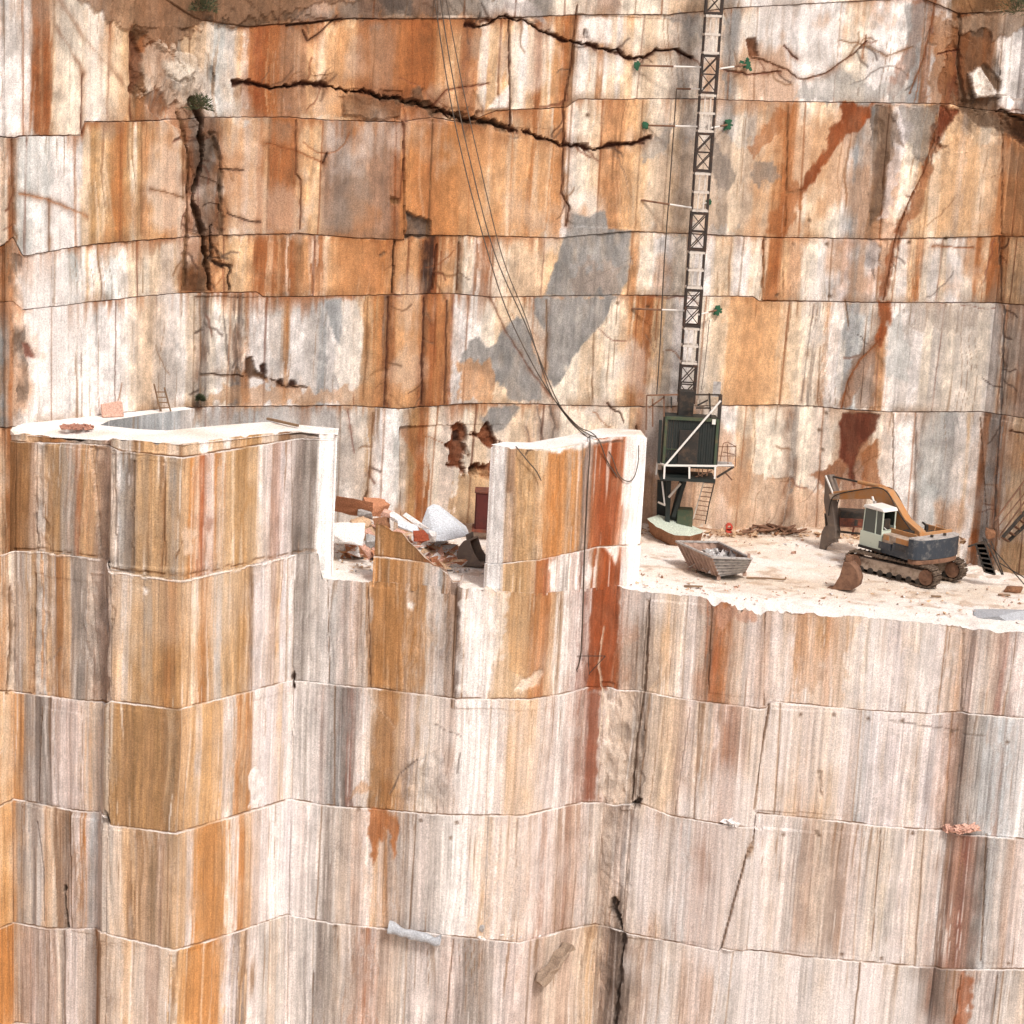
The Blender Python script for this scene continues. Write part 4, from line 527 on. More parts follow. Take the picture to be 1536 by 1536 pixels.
b2 = build_wall('pillar_face', PW, 0, PW.cu[-1], pil_top, lambda u: np.where((u > PW.cu[2]) & (u < PW.cu[4]), np.interp(FRONT.cu[8]+u-PW.cu[3], zx, zv)-.12, -.6), [PJ], [(TPa, 750), (TPb, 856)], du=.05, dz=.08, seed=541, ledge=.03, amp=.04, off=-.02,
    patches=[([(742, 664), (758, 664), (752, 884), (730, 884)], 'X', 0, .0, 1), ([(880, 845), (888, 850), (885, 875), (876, 870)], 'W', 0, .08, .9), ([(905, 820), (930, 818), (924, 850), (915, 830)], 'W', 0, .08, .8), ([(764, 672), (773, 672), (770, 738), (760, 738)], 'tB', .03, .03, .8), ([(824, 845), (836, 840), (834, 885), (826, 885)], 'W', 0, .08, .8), ([(803, 672), (835, 670), (885, 660), (935, 655), (935, 658), (885, 668), (870, 676), (858, 672), (838, 680), (815, 676)], 'W', 0, .05, .95)],
    cracks=[([(874, 668), (876, 740), (872, 830), (870, 880)], .04, .03, 'D', .6), ([(892, 664), (935, 662)], .03, .04, 'd', .7), ([(789, 682), (792, 676), (805, 673)], .03, .04, 'd', .7)])
reparent(b2, pil)
bk = []
fr = [(PW.p[i][0], PW.p[i][1]) for i in (2, 3, 4, 5)]
outl = []
for i in range(1, 6):
    x, y = pl_plan[i]; outl.append((x, y+.08, float(pil_top(np.array([PW.cu[i]+.2]))[0])-.02))
mid = [(3.0, 3.4)]
zb_ = float(pil_top(np.array([PW.cu[5]-.5]))[0]); za_ = float(pil_top(np.array([PW.cu[2]+.3]))[0])
outl.insert(3, (PW.pos(np.array([PW.uv(870, 665)[0]]))[0][0][0], PW.pos(np.array([PW.uv(870, 665)[0]]))[0][0][1]+.05, float(pil_top(np.array([PW.uv(872, 664)[0]]))[0])-.02))
outl += [(5.3, 6.3, zb_-.02), (3.6, 6.3, zb_-.02), (2.2, 5.1, (za_+zb_)/2-.05), (.6, 3.7, za_-.02), (-.5, 3.5, za_-.02)]
reparent(flat_top('sawn_top', outl, 'F2EEEA', pil), pil)

stb = empty('rock_stub', (-4.2, 3, -.4), 0, 'short orange stone stub with a slanting broken top standing between the block and the slab', 'stone block')
st_plan = [(-5.62, 4.0), (-5.6, 2.5), (-2.6, 1.99), (-2.0, 1.9), (-1.9, 3.6)]
SW = Wall(st_plan)
sp = [(555, 790), (562, 786), (575, 788), (590, 797), (603, 800), (612, 812), (625, 822), (640, 838), (652, 846), (668, 855), (680, 872)]
s_x = np.array([-1]+[SW.uv(*q)[0] for q in sp]+[99]); s_z = np.array([SW.uv(*sp[0])[1]]+[SW.uv(*q)[1] for q in sp]+[-.2])
def st_top(u): return np.interp(u, s_x, s_z)+.06*vn(u*5, 0*u, 35)
b3 = build_wall('stub_face', SW, 0, SW.cu[-1], st_top, lambda u: 0*u-.6, [[(550, 833), (600, 838), (650, 845), (690, 874)]], [("540:YB 560:YB 575:YO 595:YB 625:B 640:RB 655:t", 815), (T1, 860)], du=.05, dz=.07, seed=561, ledge=.02, amp=.04, off=-.02)
reparent(b3, stb)
tb = [(st_plan[1][0], 2.55), *[tuple(SW.pos(np.array([SW.uv(*q)[0]]))[0][0]) for q in sp[1:-1]], (-2.0, 1.95)]
tb3 = [(x, y, float(st_top(np.array([(SW.cu[1] if i == 0 else SW.uv(*sp[min(i, 9)])[0])]))[0])-.02) for i, (x, y) in enumerate(tb)]
o3 = []
bm = bmesh.new(); F_ = [bm.verts.new(p) for p in tb3]; B_ = [bm.verts.new((x+.05, y+.6, max(z-.15, -.3))) for x, y, z in tb3]
for i in range(len(F_)-1): bm.faces.new((F_[i], F_[i+1], B_[i+1], B_[i]))
me = bpy.data.meshes.new('broken_top'); bm.to_mesh(me); a = me.color_attributes.new('Col', 'FLOAT_COLOR', 'POINT'); a.data.foreach_set('color', list((*hl('CDB8A6'), 1))*len(me.vertices)); me.materials.append(DUST)
o = bpy.data.objects.new('broken_top', me); col.objects.link(o); reparent(o, stb)
#@OBJECTS
# ------------------------------------------------------------------ mesh building kit
class MB:
    def __init__(s): s.bm = bmesh.new()
    def box(s, c, d, rz=0, rx=0, ry=0):
        m = Matrix.Translation(c) @ Matrix.Rotation(rz, 4, 'Z') @ Matrix.Rotation(ry, 4, 'Y') @ Matrix.Rotation(rx, 4, 'X') @ Matrix.Diagonal((*d, 1))
        bmesh.ops.create_cube(s.bm, size=1, matrix=m); return s
    def bar(s, a, b, w, h=None):
        a = Vector(a); b = Vector(b); d = b-a; L = d.length
        if L < 1e-5: return s
        q = d.to_track_quat('Z', 'Y').to_matrix().to_4x4()
        bmesh.ops.create_cube(s.bm, size=1, matrix=Matrix.Translation((a+b)/2) @ q @ Matrix.Diagonal((w, h or w, L, 1))); return s
    def tube(s, a, b, r, r2=None, n=10):
        a = Vector(a); b = Vector(b); d = b-a; q = d.to_track_quat('Z', 'Y').to_matrix().to_4x4()
        bmesh.ops.create_cone(s.bm, cap_ends=True, segments=n, radius1=r, radius2=r if r2 is None else r2, depth=d.length, matrix=Matrix.Translation((a+b)/2) @ q); return s
    def prism(s, pts, y0, y1):
        """profile in local x/z, extruded along local y"""
        A = [s.bm.verts.new((x, y0, z)) for x, z in pts]; B = [s.bm.verts.new((x, y1, z)) for x, z in pts]; n = len(pts)
        fa = s.bm.faces.new(A); fb = s.bm.faces.new(B[::-1]); fs = [s.bm.faces.new((A[i], B[i], B[(i+1) % n], A[(i+1) % n])) for i in range(n)]
        bmesh.ops.recalc_face_normals(s.bm, faces=[fa, fb]+fs); return s
    def prismz(s, pts, z0, z1, taper=1.0):
        c = np.mean(pts, 0); A = [s.bm.verts.new((x, y, z0)) for x, y in pts]; B = [s.bm.verts.new((c[0]+(x-c[0])*taper, c[1]+(y-c[1])*taper, z1)) for x, y in pts]; n = len(pts)
        fs = [s.bm.faces.new(A[::-1]), s.bm.faces.new(B)]+[s.bm.faces.new((A[i], A[(i+1) % n], B[(i+1) % n], B[i])) for i in range(n)]
        bmesh.ops.recalc_face_normals(s.bm, faces=fs); return s
    def quad(s, *p, th=0):
        vs = [s.bm.verts.new(q) for q in p]; f = s.bm.faces.new(vs)
        if th:
            r = bmesh.ops.solidify(s.bm, geom=[f], thickness=th)
        return s
    def build(s, name, mat, parent=None, bevel=0, smooth=False):
        me = bpy.data.meshes.new(name); s.bm.to_mesh(me); s.bm.free(); me.materials.append(mat)
        if smooth: me.polygons.foreach_set('use_smooth', [True]*len(me.polygons))
        o = bpy.data.objects.new(name, me); col.objects.link(o); o.parent = parent
        if bevel:
            m = o.modifiers.new('bevel', 'BEVEL'); m.width = bevel; m.segments = 2; m.limit_method = 'ANGLE'
        return o
def curve_mesh(name, pts, r, mat, parent=None, n=8, res=8):
    """a rope or bar through 3-D points, as a real mesh"""
    P = [Vector(p) for p in pts]; Q = []
    for i in range(len(P)-1):
        a = P[max(i-1, 0)]; b = P[i]; c = P[i+1]; d = P[min(i+2, len(P)-1)]
        for k in range(res):
            t = k/res; Q.append(.5*((2*b)+(c-a)*t+(2*a-5*b+4*c-d)*t*t+(3*b-a-3*c+d)*t**3))
    Q.append(P[-1]); bm = bmesh.new(); rings = []
    for i, q in enumerate(Q):
        t = (Q[min(i+1, len(Q)-1)]-Q[max(i-1, 0)]).normalized(); u = t.orthogonal().normalized() if i == 0 else (u-t*u.dot(t)).normalized(); v = t.cross(u)
        rings.append([bm.verts.new(q+(u*math.cos(a)+v*math.sin(a))*r) for a in [2*math.pi*k/n for k in range(n)]])
    for a, b in zip(rings, rings[1:]):
        for k in range(n): bm.faces.new((a[k], a[(k+1) % n], b[(k+1) % n], b[k]))
    me = bpy.data.meshes.new(name); bm.to_mesh(me); bm.free(); me.materials.append(mat); me.polygons.foreach_set('use_smooth', [True]*len(me.polygons))
    o = bpy.data.objects.new(name, me); col.objects.link(o); o.parent = parent; return o
M = {}
M['orange'] = paint_mat('orange_paint', 'B57C48', 'A98A6A', .47, .85)
M['green'] = paint_mat('cab_paint', 'C9D3C4', '7F7F6C', .3)
M['navy'] = paint_mat('dark_blue_paint', '2E3640', '7C7A76', .36, .45)
M['rust'] = paint_mat('rust', '83604A', '553A2C', .45, .85)
M['dark'] = paint_mat('dark_metal', '2A2622', '5A4636', .4, .7)
M['black'] = paint_mat('black_green_metal', '1C2422', '3A3530', .35, .6)
M['white'] = paint_mat('white_steel', 'E6E2DC', 'A99C8C', .3, .5)
M['track'] = paint_mat('track_steel', '4A3B30', '8A7765', .42, .8, 0, 6)
M['tframe'] = paint_mat('track_frame', 'B5A290', '5F4A3A', .42, .8)
M['skip'] = paint_mat('skip_steel', 'A98C7C', '6E5446', .42, .8)
M['skipg'] = paint_mat('skip_grey', 'B5B0AC', '6A625E', .42, .8, 0, 5)
M['bucket'] = paint_mat('bucket_steel', '6E6259', '8C7A6A', .4, .7)
M['redbox'] = paint_mat('dark_red_paint', '5E2620', '3E1D18', .4, .7)
M['redbeam'] = paint_mat('red_steel', '8C4A34', '4A332B', .5, .8)
M['rope'] = paint_mat('steel_rope', '4A3F36', '6A5848', .4, .7)
M['mastd'] = paint_mat('mast_dark', '2E2622', '5A3A28', .4, .7)
M['mastl'] = paint_mat('mast_light', 'CFC6BC', '8A6A52', .35, .6)
M['wood'] = paint_mat('old_wood', '6E5440', '8F7458', .5, .9)
M['anch'] = paint_mat('green_resin', '1F5A3C', '123524', .4, .6)
M['greenm'] = paint_mat('green_metal', '3E4C38', '6A5A40', .4, .7)
M['redp'] = paint_mat('red_plastic', 'C04434', '8A3A2C', .3, .6)
gm, gt, gb = newmat('cab_glass', .12); gb.inputs['Base Color'].default_value = (*hl('3A423C'), 1); gb.inputs['Specular IOR Level'].default_value = .6; M['glass'] = gm
RK = {k: stone_mat('rock_'+k, attr=False, base=c, streak=.12, grain=.25, stretch=.5, bump=1.0) for k, c in
      {'white': 'E4E0DE', 'blue': 'D3D9E0', 'orange': 'B98262', 'tan': 'C9AA8C', 'pink': 'D2A896', 'greenish': 'C4CDBE', 'grey': 'A9A6A4', 'brown': '8A6248', 'red': '9A4E36', 'slate': 'B0B3B8', 'shard': '9A8674', 'brick': 'AE7E6C'}.items()}
PI = math.pi
def fz(x, y): return float(floor_z(np.array([x]), np.array([y]))[0])
def ground_pt(px, py):
    z = -.7
    for _ in range(6): p = onZ(px, py, z); z = fz(p[0], p[1])+.05
    return Vector(p)

# ------------------------------------------------------------------ excavator
c0 = ground_pt(1357, 862); HD = math.radians(127)
ex = empty('excavator', c0, HD, 'old tracked excavator with orange boom, pale green cab and dark blue counterweight', 'excavator')
def track(side):
    y0 = side*1.1; t = MB(); n = 44; L, R = 1.75, .42
    # rubber-band path of shoes round idler and sprocket
    per = 4*L+2*PI*R
    for k in range(n):
        d = per*k/n
        if d < 2*L: p = (-L+d, .0, 2*R); an = 0
        elif d < 2*L+PI*R: a = (d-2*L)/R; p = (L+R*math.sin(a), 0, R+R*math.cos(a)); an = a
        elif d < 4*L+PI*R: p = (L-(d-2*L-PI*R), 0, 0); an = PI
        else: a = (d-4*L-PI*R)/R; p = (-L-R*math.sin(a), 0, R-R*math.cos(a)); an = PI+a
        t.box((p[0], y0, p[2]+.02), (per/n*.82, .56, .07), ry=an)
        t.box((p[0]+.05*math.sin(an), y0, p[2]+.02+.05*math.cos(an)), (.03, .56, .06), ry=an)
    tr = t.build('track', M['track'], ex)
    f = MB(); f.prism([(-L, .18), (L, .18), (L+.1, .42), (L-.1, .68), (-L+.1, .68), (-L-.1, .42)], y0-.17, y0+.17)
    f.build('track_frame', M['tframe'], tr, .02)
    for k in range(7): 
        w = MB(); xx = -L+.35+k*(2*L-.7)/6; w.tube((xx, y0-.22, .17), (xx, y0+.22, .17), .13, n=16); w.build('roller', M['dark'], tr)
    for nm, xx in (('idler', L), ('sprocket', -L)):
        w = MB(); w.tube((xx, y0-.24, R), (xx, y0+.24, R), .33, n=20); w.tube((xx, y0-.27, R), (xx, y0+.27, R), .14, n=12)
        if nm == 'sprocket':
            for k in range(12): w.box((xx+.34*math.cos(k*PI/6), y0, R+.34*math.sin(k*PI/6)), (.08, .1, .08), ry=-k*PI/6)
        w.build(nm, M['rust'], tr)
# the undercarriage stands turned against the body
for sd in (1, -1): track(sd)
for o in list(ex.children): o.rotation_euler.z = math.radians(12)
ex.scale = (1.07, 1.07, 1.07)
u = MB(); u.box((0, 0, .55), (1.6, 1.7, .4)); u.tube((0, 0, .7), (0, 0, 1.02), .62, n=28); u.build('car_body', M['dark'], ex, .03)
bd = MB(); bd.prism([(-1.35, 1.0), (1.55, 1.0), (1.62, 1.12), (1.62, 1.3), (-1.35, 1.62)], -1.22, 1.22); bd.build('house_frame', M['navy'], ex, .03)
sp_ = MB(); sp_.prism([(.35, 1.3), (-.35, 1.55), (-1.3, 1.62), (-1.3, 1.86), (-.35, 1.86), (.3, 1.86)], .72, 1.24); sp_.build('side_panel', M['tframe'], ex, .02)
for a, b in ((-.05, .28), (-1.15, -.45)):
    q = MB(); q.box(((a+b)/2, 1.245, 1.73), (b-a, .03, .22)); q.build('orange_panel', M['orange'], ex, .01)
q = MB(); q.box((-.75, 1.25, 1.45), (.9, .035, .3)); q.box((.15, 1.25, 1.35), (.7, .035, .3)); q.build('dark_panel', M['navy'], ex, .01)
# counterweight: a rounded slab across the rear
arc = [(-1.25, -1.42), (-1.25, 1.36)]+[(-1.3-.62*math.cos(t)**.6 if math.cos(t) > 0 else -1.3, 1.42*math.sin(t)) for t in np.linspace(PI/2, -PI/2, 15)]
cw = MB(); cw.prismz(arc, 1.12, 1.98); cwo = cw.build('counterweight', M['navy'], ex, .06)
cr = MB(); cr.prismz([(x*.985-.02, y*.96) for x, y in arc], .92, 1.12); cr.build('rusty_skirt', M['rust'], cwo, .03)
ct = MB(); ct.prismz([(x*1.0, y*1.0) for x, y in arc], 1.98, 2.02); ct.build('worn_rim', M['skipg'], cwo)
for yy in (-.45, .35): 
    w = MB(); w.tube((-1.6, yy, 2.0), (-1.6, yy, 2.12), .07, n=10); w.build('lifting_lug', M['dark'], cwo)
for yy, zz_ in ((-1.0, 1.72), (-.92, 1.6), (-.98, 1.5)):
    w = MB(); w.box((-1.62, yy, zz_), (.3, .12, .07)); w.build('yellow_mark', M['tframe'], cwo)
# hood: open orange engine bay with a raised rim
hd = MB(); hd.box((-.55, -.25, 1.72), (1.5, 1.9, .24)); hd.build('engine_deck', M['tframe'], ex, .03)
for c, d in (((-1.22, -.3, 1.98), (.07, 2.0, .34)), ((-.55, -1.2, 1.96), (1.4, .06, .3)), ((-.3, .66, 1.92), (1.5, .06, .24))):
    w = MB(); w.box(c, d); w.build('hood_wall', M['orange'], ex, .02)
w = MB(); w.box((-.75, -.5, 1.88), (.6, .9, .2)); w.box((-.2, .2, 1.9), (.4, .4, .22)); w.tube((-.3, -.75, 1.8), (-.3, -.75, 2.2), .09, n=12); w.tube((-.3, -.75, 2.15), (-.05, -.75, 2.25), .05, n=10); w.build('engine', M['dark'], ex, .02)
w = MB(); w.bar((-.6, -.9, 1.9), (-.55, -1.1, 2.22), .03); w.bar((-.55, -1.1, 2.22), (-.9, -1.12, 2.2), .03); w.build('handrail', M['orange'], ex)
# cab on the left front: posts, roof, lower panels, glass
cab = MB(); X0, X1, Y0, Y1, Z0, Z1 = .38, 1.62, .42, 1.24, 1.08, 2.78
cab.box(((X0+X1)/2, Y1-.02, (Z0+1.75)/2), (X1-X0, .05, 1.75-Z0)); cab.box((X0+.02, (Y0+Y1)/2, (Z0+1.72)/2+.3), (.05, Y1-Y0, .55)); cab.box((X1-.02, (Y0+Y1)/2, 1.4), (.05, Y1-Y0, .6)); cab.box(((X0+X1)/2, Y0+.02, 1.6), (X1-X0, .05, 1.0)); cab.box(((X0+X1)/2, (Y0+Y1)/2, 1.12), (X1-X0, Y1-Y0, .06))
for x, y in ((X0+.04, Y0+.04), (X0+.04, Y1-.04), (X1-.1, Y0+.04), (X1-.1, Y1-.04), (.78, Y1-.03)): cab.bar((x, y, 1.6), (x+(.0 if x < 1 else -.06), y, Z1), .055)
cabo = cab.build('cab', M['green'], ex, .012)
r_ = MB(); r_.prism([(X0-.05, Z1-.02), (X1-.05, Z1-.02), (X1-.1, Z1+.1), (X1-.35, Z1+.16), (X0+.05, Z1+.12)], Y0-.04, Y1+.04); r_.build('roof', M['white'], cabo, .04)
for c, d in ((((.81+X1-.13)/2, Y1-.03, 2.25), (X1-.13-.81, .015, .98)), (((X0+.07+.75)/2, Y1-.03, 2.25), (.75-X0-.07, .015, .98)), ((X1-.12, (Y0+Y1)/2, 2.25), (.015, Y1-Y0-.1, .98)), (((X0+X1)/2, Y0+.03, 2.4), (X1-X0-.15, .015, .7))):
    w = MB(); w.box(c, d); w.build('window', M['glass'], cabo)
w = MB(); w.box((X0+.03, (Y0+Y1)/2, 2.3), (.04, Y1-Y0-.1, .9))
w.bm.free(); w = MB(); w.bar((X0+.02, Y0+.05, 1.95), (X0+.02, Y1-.05, 1.95), .05); w.build('rear_window_frame', M['green'], cabo)
w = MB(); w.box((.85, .8, 1.75), (.5, .5, .16)); w.box((.62, .8, 2.1), (.14, .46, .6)); w.build('operator_seat', M['dark'], cabo, .04)
w = MB(); w.bar((X0, .95, 1.95), (X1-.2, .95, 2.5), .03); w.build('door_handle', M['white'], cabo)
w = MB(); w.box(((X0+X1)/2, Y1-.0, 1.06), (X1-X0+.05, .1, .12)); w.build('door_sill', M['dark'], cabo, .02)
# boom, stick and ripper: profiles in the plane of the boom
BY = -.12
hd_v = np.array([math.cos(HD), math.sin(HD)]); nl = np.array([-math.sin(HD), math.cos(HD)])
def bp(px, py, l=BY):
    o = np.array([c0.x, c0.y])+nl*l; d = ray(px, py); k = ((o-CAM[:2])@nl)/(d[:2]@nl); q = CAM+d*k
    return (float((q[:2]-o)@hd_v)/1.07, float(q[2]-c0.z)/1.07)
boom = MB(); boom.prism([bp(*q) for q in [(1247, 741), (1253, 737), (1290, 733), (1322, 729), (1336, 735), (1350, 757), (1362, 778), (1384, 797), (1386, 806), (1362, 806), (1345, 800), (1330, 775), (1318, 752), (1308, 748), (1285, 748), (1262, 749), (1250, 749)]], BY-.2, BY+.2)
bo = boom.build('boom', M['orange'], ex, .03)
w = MB(); w.prism([bp(*q) for q in [(1248, 741), (1264, 739), (1264, 748), (1250, 748)]], BY-.23, BY+.23); w.build('boom_tip', M['tframe'], bo, .02)
for dy in (-.32, .32):
    a = bp(1316, 744); b = bp(1325, 775); e = bp(1345, 808)
    w = MB(); w.tube((a[0], BY+dy, a[1]), (b[0], BY+dy, b[1]), .05); w.tube((b[0], BY+dy, b[1]), (e[0], BY+dy, e[1]), .085); w.build('boom_cylinder', M['white'], ex)
a = bp(1250, 715); b = bp(1288, 723); e = bp(1326, 731)
w = MB(); w.tube((a[0], BY, a[1]), (b[0], BY, b[1]), .045); cy = w.build('cylinder_rod', M['dark'], ex)
w = MB(); w.tube((b[0], BY, b[1]), (e[0], BY, e[1]), .09); w.build('arm_cylinder', M['orange'], ex)
w = MB(); w.prism([bp(*q) for q in [(1241, 712), (1248, 712), (1256, 738), (1252, 752), (1257, 796), (1256, 808), (1244, 812), (1246, 790), (1239, 752), (1240, 738)]], BY-.17, BY+.17); arm = w.build('arm', M['bucket'], ex, .03)
w = MB(); a = bp(1243, 713); b = bp(1254, 740)
for dy in (-.2, .2): w.bar((a[0], BY+dy, a[1]), (b[0], BY+dy, b[1]), .06)
w.build('arm_bracket', M['white'], arm)
w = MB(); w.prism([bp(*q) for q in [(1238, 790), (1246, 786), (1255, 806), (1256, 813), (1246, 815), (1240, 820), (1233, 833), (1229, 832), (1232, 812), (1234, 798)]], BY-.09, BY+.09); w.build('ripper_tooth', M['bucket'], ex, .02)
a = bp(1238, 770); b = bp(1240, 792)
w = MB(); w.tube((a[0], BY, a[1]), (b[0], BY, b[1]), .06); w.build('tool_cylinder', M['dark'], ex)

for k, dy in enumerate((-.24, .24)):
    pts = [bp(*q) for q in ((1372, 797), (1352, 768), (1338, 742), (1322, 733), (1290, 737), (1262, 743), (1252, 752), (1248, 775))]
    ho = curve_mesh('hydraulic_hose', [(a, BY+dy, b+.06) for a, b in pts], .028, M['dark'], ex, n=6, res=4)
w = MB()
for k in range(6): w.box((-.75+.0*k, 1.262, 1.34+.04*k), (.6, .012, .018))
w.box((-.75, 1.256, 1.44), (.64, .012, .26)); w.build('vent_grille', M['dark'], ex)
w = MB(); w.bar((1.5, 1.3, 1.9), (1.7, 1.42, 1.95), .02); w.box((1.72, 1.44, 2.05), (.04, .16, .26)); w.build('mirror', M['dark'], cabo)
w = MB(); w.box((1.35, .8, Z1+.2), (.1, .1, .1)); w.build('roof_lamp', M['skipg'], cabo)
# ------------------------------------------------------------------ loose excavator buckets
def bucket(name, loc, rz, label, w_, h_, mat, tilt=0, parts=True):
    t = empty(name, loc, rz, label, 'bucket', 'excavator buckets lying on the bench floor')
    prof = [(-.42, 0.0), (.3, 0), (.52, .12), (.6, .4), (.5, .72), (.3, .95), (.05, 1.0)]
    prof = [(x*h_, z*h_) for x, z in prof]
    s_ = MB()
    for a, b in zip(prof, prof[1:]):
        s_.quad((a[0], -w_/2, a[1]), (a[0], w_/2, a[1]), (b[0], w_/2, b[1]), (b[0], -w_/2, b[1]))
    bmesh.ops.remove_doubles(s_.bm, verts=s_.bm.verts[:], dist=.001)
    o = s_.build('shell', mat, t, smooth=True); m = o.modifiers.new('thick', 'SOLIDIFY'); m.thickness = .06
    for sd in (-1, 1):
        p = MB(); p.prism([(-.42*h_, 0), (.3*h_, 0), (.52*h_, .12*h_), (.6*h_, .4*h_), (.5*h_, .72*h_), (.3*h_, .95*h_), (.05*h_, h_), (-.1*h_, .5*h_)], sd*w_/2-.025, sd*w_/2+.025); p.build('side_plate', mat, t, .01)
    for k in range(4):
        p = MB(); y = -w_/2+.12+k*(w_-.24)/3; p.box((-.5*h_, y, .03), (.24, .1, .07)); p.build('tooth', M['rust'], t, .015)
    p = MB()
    for sd in (-.16, .16): p.prism([(.28*h_, .93*h_), (.1*h_, 1.0*h_), (.12*h_, 1.22*h_), (.3*h_, 1.15*h_)], sd-.03, sd+.03)
    p.build('hinge_ears', mat, t, .01)
    t.rotation_euler = (0, tilt, rz); return t
g = ground_pt(1266, 886); bucket('bucket', (g.x+.1, g.y+.35, g.z+.02), math.radians(-25), 'brown rusty excavator bucket standing in front of the excavator track', .62, 1.25, M['rust'], -.12)
g = ground_pt(712, 849); bucket('bucket', (g.x+.05, g.y+.3, g.z+.02), math.radians(160), 'dark grey excavator bucket standing beside the white edged slab', .95, 1.15, M['bucket'], .1)

# ------------------------------------------------------------------ corrugated skip
sk = empty('metal_skip', ground_pt(1070, 862), 0, 'open rusty skip with ribbed sides and a grey corrugated end, on the bench floor', 'skip')
zr = sk.location.z+1.12
A, B, Cc_, D_ = [Vector(onZ(px, py, zr)) for px, py in ((1014, 812), (1068, 836), (1128, 838), (1078, 813))]
zb2 = sk.location.z+.12
a_, b_, c_, d_ = [Vector(onZ(px, py, zb2)) for px, py in ((1034, 851), (1078, 865), (1117, 859), (1082, 845))]
L_ = lambda v: v-sk.location
def panel(p, q, r, s, n, mat, nm, along=True, amp_=.05):
    """corrugated panel p-q top, s-r bottom; ribs run top to bottom, or lengthwise"""
    w = MB(); N_ = n*4; nrm = (q-p).cross(s-p).normalized(); rows = []
    for i in range(N_+1):
        t = i/N_; d = nrm*(amp_ if (i//2) % 2 else 0)
        if along: e0 = p.lerp(q, t)+d; e1 = s.lerp(r, t)+d
        else: e0 = p.lerp(s, t)+d; e1 = q.lerp(r, t)+d
        rows.append((w.bm.verts.new(L_(e0)), w.bm.verts.new(L_(e1))))
    for x, y in zip(rows, rows[1:]): w.bm.faces.new((x[0], x[1], y[1], y[0]))
    o = w.build(nm, mat, sk); m = o.modifiers.new('thick', 'SOLIDIFY'); m.thickness = .05; m.offset = 0; return o
panel(A, B, b_, a_, 9, M['skip'], 'ribbed_side', amp_=.1); panel(B, Cc_, c_, b_, 6, M['skipg'], 'corrugated_end', along=False, amp_=.1); panel(D_, Cc_, c_, d_, 9, M['skip'], 'far_side'); panel(A, D_, d_, a_, 5, M['skip'], 'far_end')
w = MB(); w.quad(*[L_(v) for v in (a_, b_, c_, d_)], th=.06); w.build('skip_floor', M['skip'], sk)
w = MB()
for x, y in ((A, B), (B, Cc_), (Cc_, D_), (D_, A)): w.bar(L_(x), L_(y), .1, .08)
w.build('rim', M['skipg'], sk, .01)
for v in (a_, b_, c_, d_):
    w = MB(); w.box(L_(v)-Vector((0, 0, .06)), (.16, .16, .16)); w.build('skid_foot', M['skip'], sk)
def inskip(r):
    p = a_.lerp(b_, r.random()).lerp(d_.lerp(c_, r.random()), r.random()); return (p.x, p.y, zb2+r.uniform(.1, .75)), 1
w = MB(); w.bar(L_(Cc_)-Vector((.15, 0, 0)), L_(Cc_)+Vector((-.15, 0, .22)), .12); w.build('lifting_lug', M['skip'], sk)

# ------------------------------------------------------------------ rocks
def rock(name, c, d, seed, mat, label=None, cat='rock', group=None, rz=0, npt=16, tilt=(0, 0), lump=.1):
    r = random.Random(seed); bm = bmesh.new()
    for _ in range(npt):
        v = Vector((r.uniform(-1, 1), r.uniform(-1, 1), r.uniform(-1, 1))); v = v/max(abs(v.x), abs(v.y), abs(v.z))*r.uniform(.75, 1); bm.verts.new((v.x*d[0]/2, v.y*d[1]/2, v.z*d[2]/2))
    h = bmesh.ops.convex_hull(bm, input=bm.verts[:]); bmesh.ops.delete(bm, geom=[g_ for g_ in h['geom_interior'] if isinstance(g_, bmesh.types.BMVert)], context='VERTS')
    for _ in range(2 if max(d) > .8 else 1): bmesh.ops.subdivide_edges(bm, edges=bm.edges[:], cuts=1, use_grid_fill=True)
    s_ = min(d)*lump
    for v in bm.verts: k = float(fbm(v.co.x*1.7/max(d)*3+seed, v.co.y*5/max(d)+v.co.z*4/max(d), seed % 97)); v.co += v.co.normalized()*k*s_
    bmesh.ops.recalc_face_normals(bm, faces=bm.faces[:])
    me = bpy.data.meshes.new(name); bm.to_mesh(me); bm.free(); me.materials.append(mat); o = bpy.data.objects.new(name, me); col.objects.link(o)
    o.location = c; o.rotation_euler = (tilt[0], tilt[1], rz); return tag(o, label, cat, group)
def slabrock(name, pts, zt, th, mat, label, cat='rock', skew=(0, 0), edge=None):
    """a broken slab: sawn flat top outline given by 3-D points, ragged underside"""
    bm = bmesh.new(); P = [Vector(p) for p in pts]; Q = []
    for i in range(len(P)):
        a = P[i]; b = P[(i+1) % len(P)]
        for k in range(3): t = k/3; Q.append(a.lerp(b, t)+Vector((random.Random(i*7+k).uniform(-.04, .04), random.Random(i*9+k).uniform(-.04, .04), 0)))
    c = sum(Q, Vector())/len(Q); T_ = [bm.verts.new(q) for q in Q]
    Bt = [bm.verts.new(c+(q-c)*random.Random(i).uniform(.72, .95)+Vector((skew[0], skew[1], -th*random.Random(i+5).uniform(.8, 1.1)))) for i, q in enumerate(Q)]
    n = len(Q); bm.faces.new(T_); bm.faces.new(Bt[::-1])
    for i in range(n): bm.faces.new((T_[i], Bt[i], Bt[(i+1) % n], T_[(i+1) % n]))
    bmesh.ops.recalc_face_normals(bm, faces=bm.faces[:]); me = bpy.data.meshes.new(name); bm.to_mesh(me); me.materials.append(mat)
    if edge:
        me.materials.append(edge)
        for i, p in enumerate(me.polygons):
            if i > 0: p.material_index = 1
    bm.free(); o = bpy.data.objects.new(name, me); col.objects.link(o); return tag(o, label, cat)
